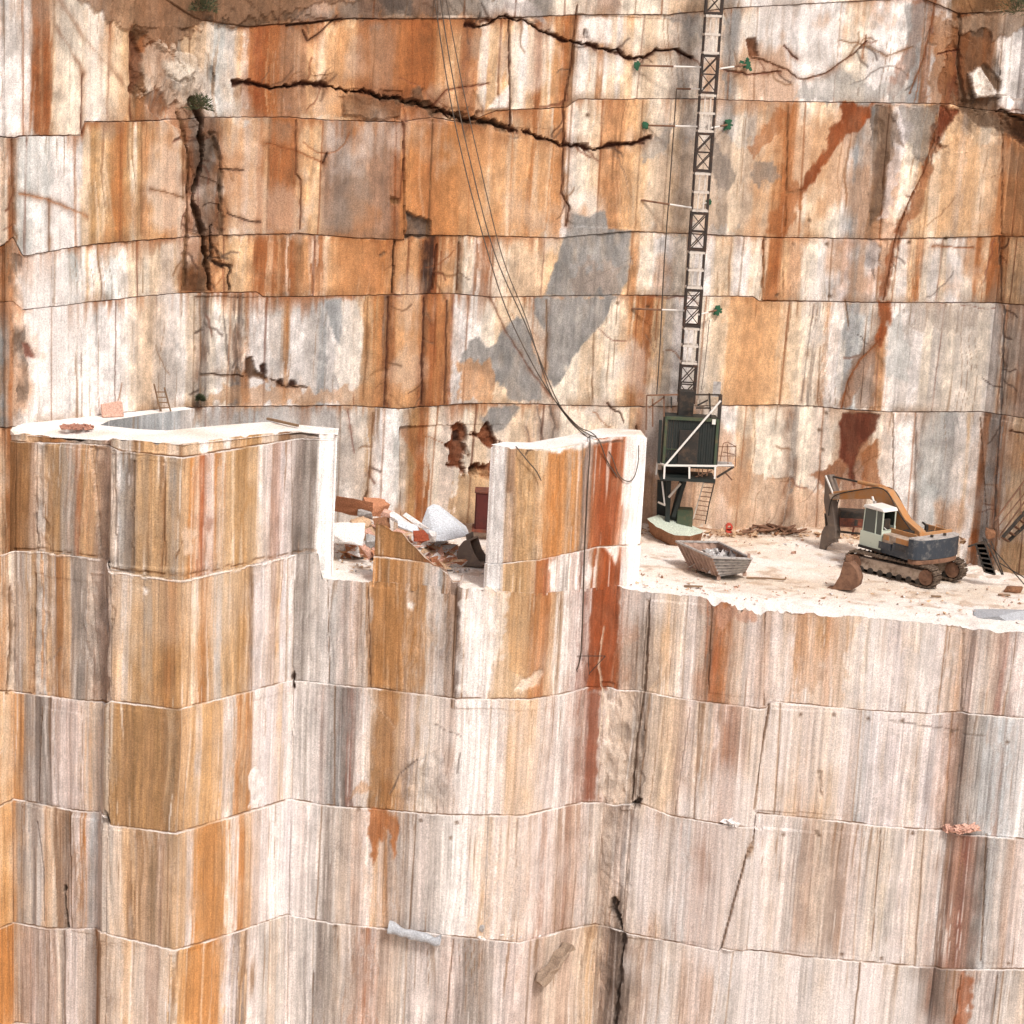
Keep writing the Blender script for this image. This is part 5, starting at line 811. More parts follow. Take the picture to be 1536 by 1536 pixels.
def at(px, py, h=0):   # on the bench floor, raised by h
    z = -.5
    for _ in range(6): p = onZ(px, py, z+h); z = fz(p[0], p[1])
    return Vector(p)
g = at(1015, 800); slabrock('stone_slab', [onZ(px, py, g.z+zz2) for px, py, zz2 in ((970, 778, 1.0), (988, 772, 1.1), (1018, 780, .9), (1054, 795, .55), (1052, 800, .5), (1035, 804, .45), (1012, 803, .6), (985, 790, .85))], 0, .75, RK['greenish'],
    'pale green flat stone slab lying tilted below the lift platform', 'stone slab', skew=(.1, .35), edge=RK['brown'])
# white pyramid boulder
bm = bmesh.new(); zz3 = fz(-2.5, 8)
PB = [Vector(onY(px, py, Y)) for px, py, Y in ((630, 790, 7.4), (652, 812, 6.0), (668, 812, 5.8), (706, 803, 6.6), (700, 790, 9.0), (641, 760, 8.0), (650, 755, 8.2), (658, 757, 8.3), (640, 800, 9.5))]
for p in PB: bm.verts.new(p)
bmesh.ops.convex_hull(bm, input=bm.verts[:]); bmesh.ops.recalc_face_normals(bm, faces=bm.faces[:]); me = bpy.data.meshes.new('boulder'); bm.to_mesh(me); bm.free(); me.materials.append(RK['blue'])
o = bpy.data.objects.new('boulder', me); col.objects.link(o); o.modifiers.new('b', 'BEVEL').width = .05; tag(o, 'large bluish white pyramid shaped boulder in the rubble heap', 'boulder')
RR = [(530, 758, 7.6, (1.7, 1.2, .95), 'orange', 'largest orange rock, at the left end of the rubble heap', 0.1, (.1, .12)), (563, 760, 8.2, (1.1, .8, .8), 'orange', 'orange rock under the grey band of the wall', .5, (0, .2)), (520, 800, 5.8, (1.7, 1.3, 1.05), 'white', 'big cream boulder against the white side of the tall block', .1, (0, 0)),
      (549, 772, 7.4, (.8, .6, .5), 'grey', 'small grey rock between the two orange rocks', .3, (.3, .1)), (600, 778, 6.2, (1.2, .8, .35), 'white', 'thin white slab on the rubble heap above the orange stub', -.3, (.1, .35)), (612, 790, 5.6, (1.1, .6, .35), 'blue', 'light blue grey rock on the broken stub top', -.2, (0, .3)),
      (625, 781, 6.6, (1.3, .5, .25), 'white', 'long white stone splinter leaning towards the pyramid boulder', -.5, (.1, .4)), (632, 806, 5.0, (.75, .6, .55), 'red', 'rust red rock at the foot of the pyramid boulder', .2, (0, 0)), (585, 770, 7.0, (.9, .6, .4), 'pink', 'pink rock at the middle of the rubble heap', 0, (.2, .2)),
      (540, 785, 6.6, (.9, .7, .5), 'tan', 'tan rock above the cream boulder', .5, (0, 0)), (572, 785, 6.2, (.8, .6, .5), 'brown', 'brown rock behind the orange stub', .2, (.2, 0)), (647, 806, 5.4, (.5, .5, .5), 'white', 'small white rock touching the rust red rock', .2, (.2, 0)), (556, 812, 5.2, (.5, .6, .6), 'grey', 'small grey rock at the left corner of the orange stub', .2, (.2, 0))]
for i, (px, py, Y, d, m, lb, rz, tl) in enumerate(RR):
    p = onY(px, py, Y); rock('rock', p, d, 40+i, RK[m], lb, 'rock', 'rocks of the rubble heap', rz, tilt=tl)
def scatter(name, n, sampler, sizes, mat, label, cat, seed):
    """many small broken stones as one heap"""
    r = random.Random(seed); bm = bmesh.new()
    for i in range(n):
        p, sc = sampler(r); s0 = r.uniform(*sizes)*sc; b2_ = bmesh.new(); 
        for _ in range(8): b2_.verts.new((r.gauss(0, .5)*s0, r.gauss(0, .5)*s0, r.gauss(0, .3)*s0))
        h = bmesh.ops.convex_hull(b2_, input=b2_.verts[:]); b2_.verts.ensure_lookup_table(); mp = {}
        for f in b2_.faces:
            vs = []
            for v in f.verts:
                if v not in mp: mp[v] = bm.verts.new(v.co+Vector(p))
                vs.append(mp[v])
            bm.faces.new(vs)
        b2_.free()
    me = bpy.data.meshes.new(name); bm.to_mesh(me); bm.free()
    if isinstance(mat, list):
        for m in mat: me.materials.append(m)
        k = 0; idx = [0]*len(me.polygons)
        for i in range(len(me.polygons)): idx[i] = (int(me.polygons[i].center.x*7)+int(me.polygons[i].center.y*5)) % len(mat)
        me.polygons.foreach_set('material_index', idx)
    else: me.materials.append(mat)
    o = bpy.data.objects.new(name, me); col.objects.link(o); return tag(o, label, cat, None, 'stuff')
def heap(r):
    t = r.random(); px = 505+t*190+r.uniform(-10, 10); Y = 8.6-t*1.2+r.uniform(-1.8, 1.2); hgt = max(0, 1.3*(1-abs(t-.3)*1.3))*max(0, 1-abs(Y-(8.2-t))/2.2)
    x = (px-768)/3000*(Y+78)*1.02; return (x, Y, fz(x, Y)+hgt*r.uniform(.4, 1)), 1
scatter('rubble', 560, heap, (.15, .75), [RK['pink'], RK['white'], RK['tan'], RK['orange']], 'heap of broken pink, white and orange stone behind the stub', 'rubble', 5)
def floorchips(r):
    px = r.uniform(945, 1530); py = r.choice([r.uniform(800, 935), r.uniform(880, 930), r.uniform(800, 820)]); p = at(px, py, .03)
    e = np.interp(p.x, FRONT.p[:, 0], FRONT.p[:, 1])
    if p.y < e+.4: p.y = e+.5+r.random()*3
    return (p.x, p.y, fz(p.x, p.y)+.05), (2.2 if r.random() < .06 else 1)
scatter('stone_chips', 420, floorchips, (.03, .11), [RK['white'], RK['tan'], RK['pink'], RK['tan'], RK['brown']], 'scattered stone chips over the pale bench floor', 'stone chips', 6)
def notchchips(r):
    px = r.uniform(505, 740); p = at(px, r.uniform(815, 862), .03); return (p.x, p.y, fz(p.x, p.y)+.05), 1
scatter('stone_chips', 160, notchchips, (.05, .18), [RK['white'], RK['tan'], RK['grey']], 'pale stone chips on the floor between the block and the slab', 'stone chips', 7)
def redp(r):
    a = r.uniform(0, 6.3); q = math.sqrt(r.random()); p = onZ(115+24*q*math.cos(a), 642+3.2*q*math.sin(a), ZT); return (p[0], p[1], ZT+.05), 1
scatter('red_pebbles', 130, redp, (.07, .17), RK['brick'], 'patch of rust red pebbles on the white top of the tall block', 'pebbles', 8)
def basechips(r):
    px = r.uniform(955, 1470); x = (px-768)/3000*98; Y = np.interp(x, REAR.p[:, 0], REAR.p[:, 1])-r.uniform(.2, 1.5); return (x, Y, fz(x, Y)+.08), 1
scatter('rubble', 260, basechips, (.06, .24), [RK['brown'], RK['tan'], RK['tan']], 'line of brown rubble along the foot of the rear wall', 'rubble', 9)
scatter('debris', 90, inskip, (.15, .5), [RK['white'], RK['grey']], 'pale stone debris filling the open rusty skip', 'debris', 10)

#@TOWER
# ------------------------------------------------------------------ mast climbing lift on the rear wall
def rear_y(x): return float(np.interp(x, REAR.p[:, 0], REAR.p[:, 1]))
MY = 15.6
mb0 = onY(1029, 604, MY); mtop = onY(1074, -12, MY); mx = mb0[0]
mast = empty('lift_mast', (mx, MY, mb0[2]), 0, 'tall lattice mast of alternating dark and pale sections standing before the quarry wall', 'mast')
ys = [604, 546, 490, 433, 376, 318, 258, 199, 141, 82, 22, -40, -100]
zs = [onY(1030+ (604-y)*.072, y, MY)[2]-mb0[2] for y in ys]
for i in range(len(zs)-1):
    z0, z1 = zs[i], zs[i+1]; hw = .36; mt = M['mastd']; w = MB(); pw = .09 if i % 2 == 0 else .06
    for sx in (-1, 1):
        for sy in (-1, 1): w.bar((sx*hw, sy*hw, z0), (sx*hw, sy*hw, z1), pw)
    for zz4 in ((z0+.06, (z0+z1)/2, z1-.06) if i % 2 == 0 else ()):
        for sx in (-1, 1): w.bar((sx*hw, -hw, zz4), (sx*hw, hw, zz4), .1 if zz4 != (z0+z1)/2 else .06)
        for sy in (-1, 1): w.bar((-hw, sy*hw, zz4), (hw, sy*hw, zz4), .1 if zz4 != (z0+z1)/2 else .06)
    if i % 2 == 0:
        zm = (z0+z1)/2
        for a, b in ((z0+.06, zm), (zm, z1-.06)):
            w.bar((-hw, -hw, a), (hw, -hw, b), .05); w.bar((hw, -hw, a), (-hw, -hw, b), .04); w.bar((-hw, hw, a), (hw, hw, b), .05)
    else:
        wl_ = MB(); wl_.bar((-.12, -hw+.06, z0), (-.12, -hw+.06, z1), .06); wl_.bar((.14, -hw+.06, z0), (.14, -hw+.06, z1), .06)
        for f_ in (.04, .5, .96):
            zz4 = z0+(z1-z0)*f_
            for sy in (-1, 1): wl_.bar((-hw, sy*hw, zz4), (hw, sy*hw, zz4), .1)
            for sx in (-1, 1): wl_.bar((sx*hw, -hw, zz4), (sx*hw, hw, zz4), .08)
    sec = w.build('mast_section', mt, mast)
    if i % 2: wl_.build('pale_bracing', M['mastl'], sec)
for side, (ax, ay, tx, ty) in ((0, (955, 98, 1056, 101)), (0, (968, 188, 1050, 190)), (0, (962, 300, 1040, 312)), (0, (948, 463, 1030, 466)), (1, (1121, 97, 1080, 103)), (1, (1092, 187, 1066, 192)), (1, (1063, 303, 1054, 306)), (1, (1076, 465, 1048, 472)), (0, (1015, 133, 1055, 134))):
    a0 = onY(ax, ay, MY); yw = rear_y(a0[0])-.03; a0 = Vector(onY(ax, ay, yw)); t0 = Vector(onY(tx, ty, MY)); loc = Vector((mx, MY, mb0[2]))
    k = .55 if side == 0 else .8
    mid_ = a0.lerp(t0, k) if side == 0 else a0.lerp(t0, .5)
    w = MB(); w.tube(a0-loc, mid_-loc, .045, n=8); w.build('tie_bar', M['rust'], mast)
    w = MB(); w.tube(mid_-loc, t0-loc, .04, n=8); w.build('tie_bar', M['white'], mast)
    if (ax, ay) in ((955, 98), (1121, 97), (1092, 187), (1076, 465), (968, 188), (1063, 303)):
        w = MB(); r = random.Random(ax); big = .2 if ax > 1070 else .1
        for _ in range(60):
            a = r.uniform(0, 2*PI); q = abs(r.gauss(0, .38))*big; c = a0-loc+Vector((q*math.cos(a), -.05-r.uniform(0, .05), q*math.sin(a)*1.5)); sz = r.uniform(.06, .13)
            w.box(c, (sz, sz*.6, sz*1.5), ry=r.uniform(0, 3))
        w.build('anchor_resin', M['anch'], mast)
# lift car
lz = lambda py, Y=MY: onY(1030, py, Y)[2]
X_ = lambda px, py, Y: onY(px, py, Y)[0]
car = empty('lift_car', (mx, MY-1.0, onY(1030, 715, MY-1)[2]), 0, 'black green lift car with white railings hanging at the foot of the mast', 'lift car')
cx, cy_, cz = car.location
def LP(px, py, Y): p = onY(px, py, Y); return Vector((p[0]-cx, p[1]-cy_, p[2]-cz))
Yf, Yb = cy_-.9, MY+.9
p0 = LP(995, 697, Yf+.2); p1 = LP(1072, 697, Yf+.2); p2 = LP(995, 626, Yf+.2)
w = MB(); W_ = p1.x-p0.x; H_ = p2.z-p0.z; x0 = p0.x; x1 = p1.x; z0 = p0.z-.1; z1 = p2.z; yf = p0.y; yb = yf+1.5
for a, b in (((x0, yf), (x1, yf)), ((x1, yf), (x1, yb)), ((x1, yb), (x0, yb)), ((x0, yb), (x0, yf))):
    L = math.hypot(b[0]-a[0], b[1]-a[1]); n = int(L/.11)
    for k in range(n):
        t = (k+.5)/n; w.box((a[0]+(b[0]-a[0])*t, a[1]+(b[1]-a[1])*t, (z0+z1)/2), (.1, .05+.04*(k % 2), z1-z0) if a[1] == b[1] else (.05+.04*(k % 2), .1, z1-z0))
w.box(((x0+x1)/2, (yf+yb)/2, z0+.04), (x1-x0, yb-yf, .06)); w.box(((x0+x1)/2, (yf+yb)/2, z1-.03), (x1-x0, yb-yf, .05)); w.build('wall_panels', M['black'], car)
w = MB()
for a in ((x0, yf-.06), (x1, yf-.06)): w.bar((a[0], a[1], z0), (a[0], a[1], z1+.05), .12)
w.bar((x0, yf-.06, z1), (x1, yf-.06, z1), .14); w.bar((x0, yf-.06, (z0+z1)/2-.3), (x0+W_*.55, yf-.06, (z0+z1)/2-.3), .04); w.build('frame', M['greenm'], car)
w = MB(); w.box(((x0+x1)/2-.1, yf-.09, z0+.95), (.9, .05, 1.7)); w.build('door', M['dark'], car, .01)
w = MB(); pp = LP(1071, 633, Yf); w.box((pp.x, yf-.16, pp.z), (.16, .03, .24)); w.build('white_plate', M['white'], car)
w = MB(); pm = LP(1029, 600, MY-.6); w.box((pm.x, pm.y, (pm.z+z1)/2+.15), (.72, .6, abs(pm.z-z1)+.65)); w.build('motor_housing', M['dark'], car, .03)
# roof rails
def chain(name, pts, wd, mat, Y, closed=False, par=None):
    w = MB(); q = [LP(a, b, Y if len(c) == 0 else c[0]) for a, b, *c in pts]
    for a, b in zip(q, q[1:]): w.bar(a, b, wd)
    return w.build(name, mat, par or car)
rails = [[(970, 593), (1017, 592)], [(970, 593), (969, 645)], [(979, 598), (979, 640)], [(996, 593), (996, 625)], [(1007, 595), (1007, 612)], [(973, 612), (997, 595)], [(1044, 592), (1082, 592)], [(1044, 612), (1066, 612)], [(1046, 608), (1062, 600)], [(1064, 590), (1066, 628)], [(1081, 592), (1077, 650)]]
for r_2 in rails: chain('roof_rail', r_2, .07, M['rust'] if r_2[0][0] < 1000 else M['dark'], Yf+.3)
w = MB(); a = LP(1072, 574, Yf+.3); w.box((a.x+.12, a.y, a.z-.3), (.35, .06, .7)); w.build('grey_sheet', M['skipg'], car)
chain('corner_post', [(1081, 592), (1073, 700)], .16, M['dark'], Yf+.2); chain('corner_post', [(991, 630), (988, 695)], .14, M['black'], Yf)
chain('white_brace', [(998, 698), (1081, 601)], .08, M['white'], Yf-.25)
# lower deck with white railing
dk0 = LP(990, 719, Yf-.3); dk1 = LP(1073, 721, Yf-.3)
w = MB(); w.box(((dk0.x+dk1.x)/2, dk0.y+.9, (dk0.z+dk1.z)/2), (dk1.x-dk0.x, 1.9, .14)); w.build('deck', M['black'], car)
w = MB(); w.box(((dk0.x*.45+dk1.x*.55)-.6, dk0.y+1.5, dk0.z+.38), ((dk1.x-dk0.x)*.5, .5, .7)); w.build('deck_box', M['dark'], car, .02)
for r_2 in ([(998, 698), (1076, 699)], [(997, 698), (996, 718)], [(1034, 699), (1034, 718)], [(1073, 699), (1072, 718)], [(986, 694, Yf+.6), (998, 698)], [(986, 694, Yf+.6), (984, 712, Yf+.6)]): chain('white_rail', r_2, .08, M['white'], Yf-.35)
for r_2 in ([(1048, 702), (1048, 716)], [(1054, 702), (1053, 716)], [(1042, 716), (1068, 706)], [(1062, 702), (1060, 714)]): chain('deck_rail', r_2, .05, M['rust'], Yf+.2)
# side balcony
b0 = LP(1076, 698, Yf+.1); b1_ = LP(1100, 698, Yf+.1)
w = MB(); w.box(((b0.x+b1_.x)/2, b0.y+.4, b0.z), (b1_.x-b0.x, 1.0, .06)); w.build('balcony', M['skipg'], car)
for r_2 in ([(1085, 665), (1080, 692)], [(1085, 665), (1091, 663)], [(1091, 663), (1104, 670)], [(1078, 670), (1104, 670)], [(1078, 684), (1104, 684)], [(1104, 668), (1103, 700)], [(1091, 666), (1092, 696)], [(1084, 678), (1102, 682)]): chain('balcony_rail', r_2, .035, M['rust'], Yf+.1)
chain('balcony_brace', [(1101, 700), (1075, 716)], .09, M['dark'], Yf+.1); chain('balcony_brace', [(1087, 708), (1098, 720)], .07, M['rust'], Yf+.1)
chain('balcony_edge', [(1076, 698), (1101, 698)], .06, M['white'], Yf)
# support under the car: legs, column and ladder down to the floor
sup = empty('lift_support', (mx-.6, MY-.4, fz(mx, MY)), 0, 'dark steel legs and braces under the lift car', 'support frame')
cx, cy_, cz = sup.location
zf_ = fz(mx, MY)
def fl(px, Y): 
    x = (px-768)/3000*(Y+78)*1.0
    for _ in range(4):
        t = onY(px, 780, Y); x = t[0]
    return x
for px, Y, wd in ((993, MY+.2, .42), (1003, MY-.9, .22), (1024, MY-.5, .3)):
    a = onY(px, 721, Y); w = MB(); w.bar((a[0]-cx, Y-cy_, a[2]-cz), (a[0]-cx+(.1 if px < 1020 else -.5), Y-cy_, 0), wd); w.build('leg', M['black'], sup)
chain('white_strut', [(993, 722), (997, 757)], .07, M['white'], MY-1.1, par=sup); chain('white_strut', [(1021, 725), (1003, 746)], .1, M['mastl'], MY-1.1, par=sup); chain('white_strut', [(987, 753), (998, 758)], .08, M['mastl'], MY-1.1, par=sup); chain('dark_strut', [(1027, 722), (1010, 775)], .18, M['black'], MY-.9, par=sup)
w = MB(); a = LP(1030, 756, MY-.6); b = LP(1018, 780, MY-.6); w.box(((a.x+b.x)/2+.1, a.y, .75), (.75, .7, 1.5)); w.build('green_cabinet', M['greenm'], sup, .02)
lad = empty('access_ladder', (mx+.6, MY-.5, zf_), 0, 'thin steel ladder leaning beside the dark legs of the lift', 'ladder')
cx, cy_, cz = lad.location
chain('stile', [(1056, 722), (1040, 778)], .05, M['mastl'], MY-.6, par=lad); chain('stile', [(1072, 722), (1064, 755), (1058, 786)], .05, M['dark'], MY-.6, par=lad)
for k in range(9):
    t = k/8; chain('rung', [(1056-16*t, 724+54*t), (1072-14*t, 725+56*t)], .035, M['rust'], MY-.6, par=lad)
# ------------------------------------------------------------------ ropes
def pf(px, py, out=.06):
    u, z = PW.uv(px, py); P_, n_ = PW.pos(np.array([u])); return float(P_[0][1]+n_[0][1]*out)
def rope(pts, r, label, mat='rope', cat='cable', group='steel ropes hanging down the quarry'):
    o = curve_mesh('steel_rope', [tuple(onY(px, py, Y)) for px, py, Y in pts], r, M[mat]); return tag(o, label, cat, group)
rope([(648, -30, 12.5), (672, 130, 11.6), (700, 262, 10.6), (735, 390, 9.5), (762, 470, 8.8), (800, 548, 7.8), (832, 600, 7.0), (858, 635, 6.2), (880, 655, 4.75), (885, 662, pf(885, 665)), (881, 740, pf(881, 740)), (877, 830, pf(877, 830)), (875, 900, pf(875, 900)), (872, 975, pf(872, 975)), (866, 1004, pf(866, 1004))], .026, 'longest black rope, crossing the slab top and hanging down its front')
rope([(656, -30, 12.6), (678, 110, 11.7), (705, 240, 10.7), (742, 380, 9.5), (790, 490, 8.3), (818, 560, 7.4), (838, 605, 6.8), (862, 637, 6.1), (884, 652, 4.9), (898, 660, pf(898, 662)), (910, 690, pf(910, 690)), (926, 716, pf(926, 716))], .026, 'middle black rope, its end drooping over the rust part of the slab')
rope([(664, -30, 12.7), (690, 110, 11.8), (716, 230, 10.8), (752, 380, 9.6), (790, 480, 8.5), (822, 580, 7.2), (842, 612, 6.7), (868, 640, 5.9), (890, 651, 4.9), (915, 680, pf(915, 680)), (928, 712, pf(928, 712)), (941, 722, pf(941, 722, .12)), (951, 716, pf(949, 716, .12)), (957, 694, 4.6), (958, 668, 4.7)], .022, 'thin black rope looping over the white right edge of the slab')
rope([(774, 670, 2.2), (779, 676, 1.85), (792, 692, 1.85), (804, 706, 1.85), (812, 721, 1.85)], .025, 'short black rope end lying on the ochre left part of the slab')
rope([(1015, 133, 16.2), (1006, 260, 16.2), (996, 400, 16.2), (990, 520, 16.0), (985, 592, 15.5)], .03, 'straight thin rope hanging left of the lattice mast')
rope([(1064, 480, 16.6), (1058, 540, 16.6), (1052, 585, 16.4)], .015, 'very short thin rope right of the lattice mast')
# wire triangle on the face
t = empty('wire_frame', tuple(onY(882, 990, 3.6)), 0, 'bent dark wire triangle hanging on the face under the slab', 'wire frame'); cx, cy_, cz = t.location
for a, b in (((856, 984), (908, 984)), ((908, 984), (884, 1010)), ((858, 984), (866, 1008)), ((882, 980), (884, 1012))):
    chain('wire', [a, b], .03, M['mastd'], pf(882, 990)-.3, par=t)
# ------------------------------------------------------------------ floodlight
q = Vector(onY(376, 38, rear_y(-10)-.5)); fl_ = empty('floodlight', q, 0, 'small dark floodlight bolted high on the wall', 'floodlight')
w = MB(); w.box((0, 0, 0), (.36, .3, .5), rx=.3); w.build('housing', M['dark'], fl_, .03)
w = MB(); w.box((.02, -.17, -.03), (.2, .03, .26), rx=.3); w.build('lens', M['white'], fl_)
w = MB(); w.bar((0, .1, .1), (0, .6, .1), .07); w.build('bracket', M['rust'], fl_)
w = MB(); w.tube((0, .0, -.25), (.02, .1, -.8), .05); w.build('hanging_strap', M['skipg'], fl_)
# ------------------------------------------------------------------ on the tall block
q = Vector(onZ(247, 616.5, ZT)); ld = empty('short_ladder', q, math.radians(20), 'small dark ladder leaning on the pale wall above the white block top', 'ladder')
for x in (-.2, .24): 
    w = MB(); w.bar((x, -.1, 0), (x-.25, .12, 1.0 if x > 0 else 1.15), .05); w.build('stile', M['wood'], ld)
for k in range(4): w = MB(); z = .15+.22*k; w.bar((-.22-.24*z, -.1+.2*z, z), (.26-.26*z, -.1+.2*z, z), .045); w.build('rung', M['wood'], ld)
w = MB(); w.bar((-.15, -.1, 0), (-.3, .1, .45), .04); w.build('prop', M['wood'], ld)
q = Vector(onZ(171, 625.5, ZT)); s1 = MB(); s1.prism([(-.5, 0), (.42, 0), (.38, .62), (.2, .66), (-.52, .55)], -.08, .1); o = s1.build('leaning_slab', RK['brown'], None, .03); o.location = q; o.rotation_euler = (-.25, 0, math.radians(30)); o.data.materials[0] = RK['pink']; tag(o, 'squarish brown pink slab leaning on the pale wall above the block', 'stone slab')
q = Vector(onZ(119, 622, ZT)); o = curve_mesh('curved_plank', [(0, 0, 0), (-.2, .1, .22), (-.38, .15, .45), (-.45, .2, .68)], .07, M['wood']); o.location = q; tag(o, 'short bent brown plank leaning against the pale wall at far left', 'plank')
a = Vector(onZ(401, 631.5, ZT)); b = Vector(onZ(447, 642, ZT)); w = MB(); w.bar(a-a, b-a, .12, .1); o = w.build('steel_beam', M['wood'], None, .01); o.location = a+Vector((0, 0, .1)); tag(o, 'long dark beam lying at the back corner of the white block top', 'beam')
# ------------------------------------------------------------------ dark red tank behind the slab
a = onY(709, 797, 11.3); b = onY(742, 797, 11.3); zt_ = onY(725, 740, 11.3)[2]
tk = empty('red_tank', (float((a[0]+b[0])/2), 11.9, float(a[2])), 0, 'dark red rectangular tank half hidden behind the white edged slab', 'tank')
hz = zt_-a[2]; w = MB(); w.box((.2, 0, hz/2), (1.3, 1.1, hz)); w.build('body', M['redbox'], tk, .04)
w = MB(); w.box((.2, 0, hz+.02), (1.4, 1.2, .07)); w.build('lid', M['redbeam'], tk, .01)
for x in (-.35, .75): w = MB(); w.bar((x, -.58, .1), (x, -.58, hz-.05), .06); w.build('rib', M['redbox'], tk)
w = MB(); w.box((.2, -.1, .05), (1.5, 1.3, .12)); w.build('skid', M['redbeam'], tk)
# ------------------------------------------------------------------ red steel frame behind the excavator
Yr = 15.0
def RP(px, py): return Vector(onY(px, py, Yr))
rt = empty('red_steel_frame', RP(1287, 800), 0, 'low red and brown steel frame standing behind the excavator arm', 'steel frame'); cx, cy_, cz = rt.location
a = RP(1261, 772)-rt.location; b = RP(1318, 775)-rt.location
w = MB(); w.box(((a.x+b.x)/2, .4, a.z), (b.x-a.x, .9, .34)); w.build('top_beam', M['dark'], rt, .02)
a2 = RP(1261, 783)-rt.location; w = MB(); w.box(((a.x+b.x)/2, .3, a2.z), (b.x-a.x, .8, .42)); w.build('red_beam', M['redbeam'], rt, .02)
for px in (1281, 1302): w = MB(); p = RP(px, 790)-rt.location; q = RP(px-3, 803)-rt.location; w.bar(p, q, .08); w.build('leg', M['redbeam'], rt)
chain('bottom_rail', [(1256, 797), (1312, 803)], .09, M['dark'], Yr, par=rt)
# ------------------------------------------------------------------ hoses at the foot of the wall
r = random.Random(3)
for i, (px, py, n, lb) in enumerate(((1140, 800, 9, 'brown hose loops lying by the wall foot, nearest the lift'), (1185, 803, 7, 'brown hose loops lying by the wall foot, nearest the excavator arm'))):
    pts = []
    for k in range(n*3):
        p = at(px+r.uniform(-30, 30), py+r.uniform(-6, 4), 0); pts.append((p.x, p.y, fz(p.x, p.y)+.12+abs(r.gauss(0, .12))))
    tag(curve_mesh('hose', pts, .05, M['rust'], res=6), lb, 'hose', 'hoses by the wall foot')
p = at(1093, 799, 0); rp_ = empty('red_machine_part', p, 0, 'bright red ring shaped part among the rubble at the wall foot', 'machine part')
w = MB(); bmesh.ops.create_cone(w.bm, cap_ends=False, segments=20, radius1=.17, radius2=.17, depth=.3, matrix=Matrix.Translation((0, 0, .3)) @ Matrix.Rotation(PI/2, 4, 'X')); o = w.build('ring', M['redp'], rp_); o.modifiers.new('t', 'SOLIDIFY').thickness = .08
w = MB(); w.box((0, 0, .12), (.3, .3, .24)); w.build('foot', M['redp'], rp_, .03)
p = at(1150, 870, 0); o = curve_mesh('stick', [(-.9, -.0, .05), (0, .05, .07), (.75, .05, .05), (.85, .1, .16)], .04, M['wood']); o.location = (p.x, p.y, fz(p.x, p.y)); tag(o, 'thin brown stick lying on the floor before the skip', 'stick')
# planks on the bench
for i, (px, py, L, a, lb) in enumerate(((1404, 897, .45, .05, 'short dark plank in front of the excavator'), (1506, 895, .55, 0, 'short brown plank near the right end of the bench'), (1040, 882, .8, .1, 'thin grey plank near the bench edge before the skip'))):
    p = at(px, py, 0); w = MB(); w.box((0, 0, .06), (L, .12, .06), rz=a); o = w.build('plank', M['wood'], None, .008); o.location = (p.x, p.y, fz(p.x, p.y)+.02); tag(o, lb, 'plank', 'planks on the bench floor')
# ------------------------------------------------------------------ stairs and fallen gangway at the right end
Ys = 15.5; stw = empty('steel_stairs', tuple(onY(1505, 800, Ys)), 0, 'brown steel stairway rising to the right beside the wall', 'stairs'); cx, cy_, cz = stw.location
for nm, pts, wd, yy in (('handrail', [(1492, 781), (1560, 690)], .07, Ys-.5), ('handrail', [(1498, 806), (1570, 707)], .06, Ys+.5), ('stringer', [(1504, 806), (1575, 725)], .14, Ys-.5), ('stringer', [(1512, 812), (1590, 740)], .14, Ys+.5), ('post', [(1497, 778), (1499, 810)], .06, Ys-.5), ('post', [(1530, 730), (1532, 775)], .06, Ys-.5), ('mid_rail', [(1497, 790), (1565, 705)], .045, Ys-.5)):
    chain(nm, pts, wd, M['dark'] if 'str' in nm else M['rust'], yy, par=stw)
for k in range(9):
    a = LP(1504+k*8, 806-k*9.1, Ys-.5); b = LP(1512+k*8, 812-k*9.1, Ys+.5); w = MB(); w.bar(a, b, .2, .04); w.build('tread', M['rust'], stw)
Yg = 10.5; gw = empty('gangway', tuple(onY(1480, 850, Yg)), 0, 'fallen grey steel gangway with bent rails at the broken end of the bench', 'gangway'); cx, cy_, cz = gw.location
q = [LP(1464, 815, Yg), LP(1476, 815, Yg), LP(1492, 862, Yg), LP(1478, 858, Yg)]
w = MB(); w.quad(*q, th=.12); w.build('deck_plate', M['skipg'], gw)
for pts, wd in (([(1474, 806), (1493, 862)], .06), ([(1478, 808), (1503, 862)], .06), ([(1487, 812), (1505, 862)], .05), ([(1500, 845), (1560, 880)], .05), ([(1476, 808), (1536, 876)], .05), ([(1463, 815), (1477, 858)], .08), ([(1452, 820), (1476, 812)], .07)): chain('rail', pts, wd, M['dark'], Yg-.1, par=gw)
for k in range(7): t = k/6; chain('rung', [(1464+14*t, 815+43*t), (1476+16*t, 815+47*t)], .06, M['dark'], Yg-.15, par=gw)
p = onY(1484, 800, 13.5); o = rock('rock', p, (.6, .5, .5), 91, RK['brown'], 'dark brown rock at the foot of the steel stairway', 'rock')
p = onY(1520, 935, 3.6)
rock('boulder', (p[0], 5.0, -1.25), (2.8, 1.8, .8), 92, RK['slate'], 'low pale grey boulder mound at the right end of the bench edge', 'boulder', lump=.06)
p = at(1518, 888, 0); rock('rock', (p.x, p.y, p.z+.1), (.9, .5, .35), 93, RK['brown'], 'flat brown rock at the right frame edge of the bench', 'rock')
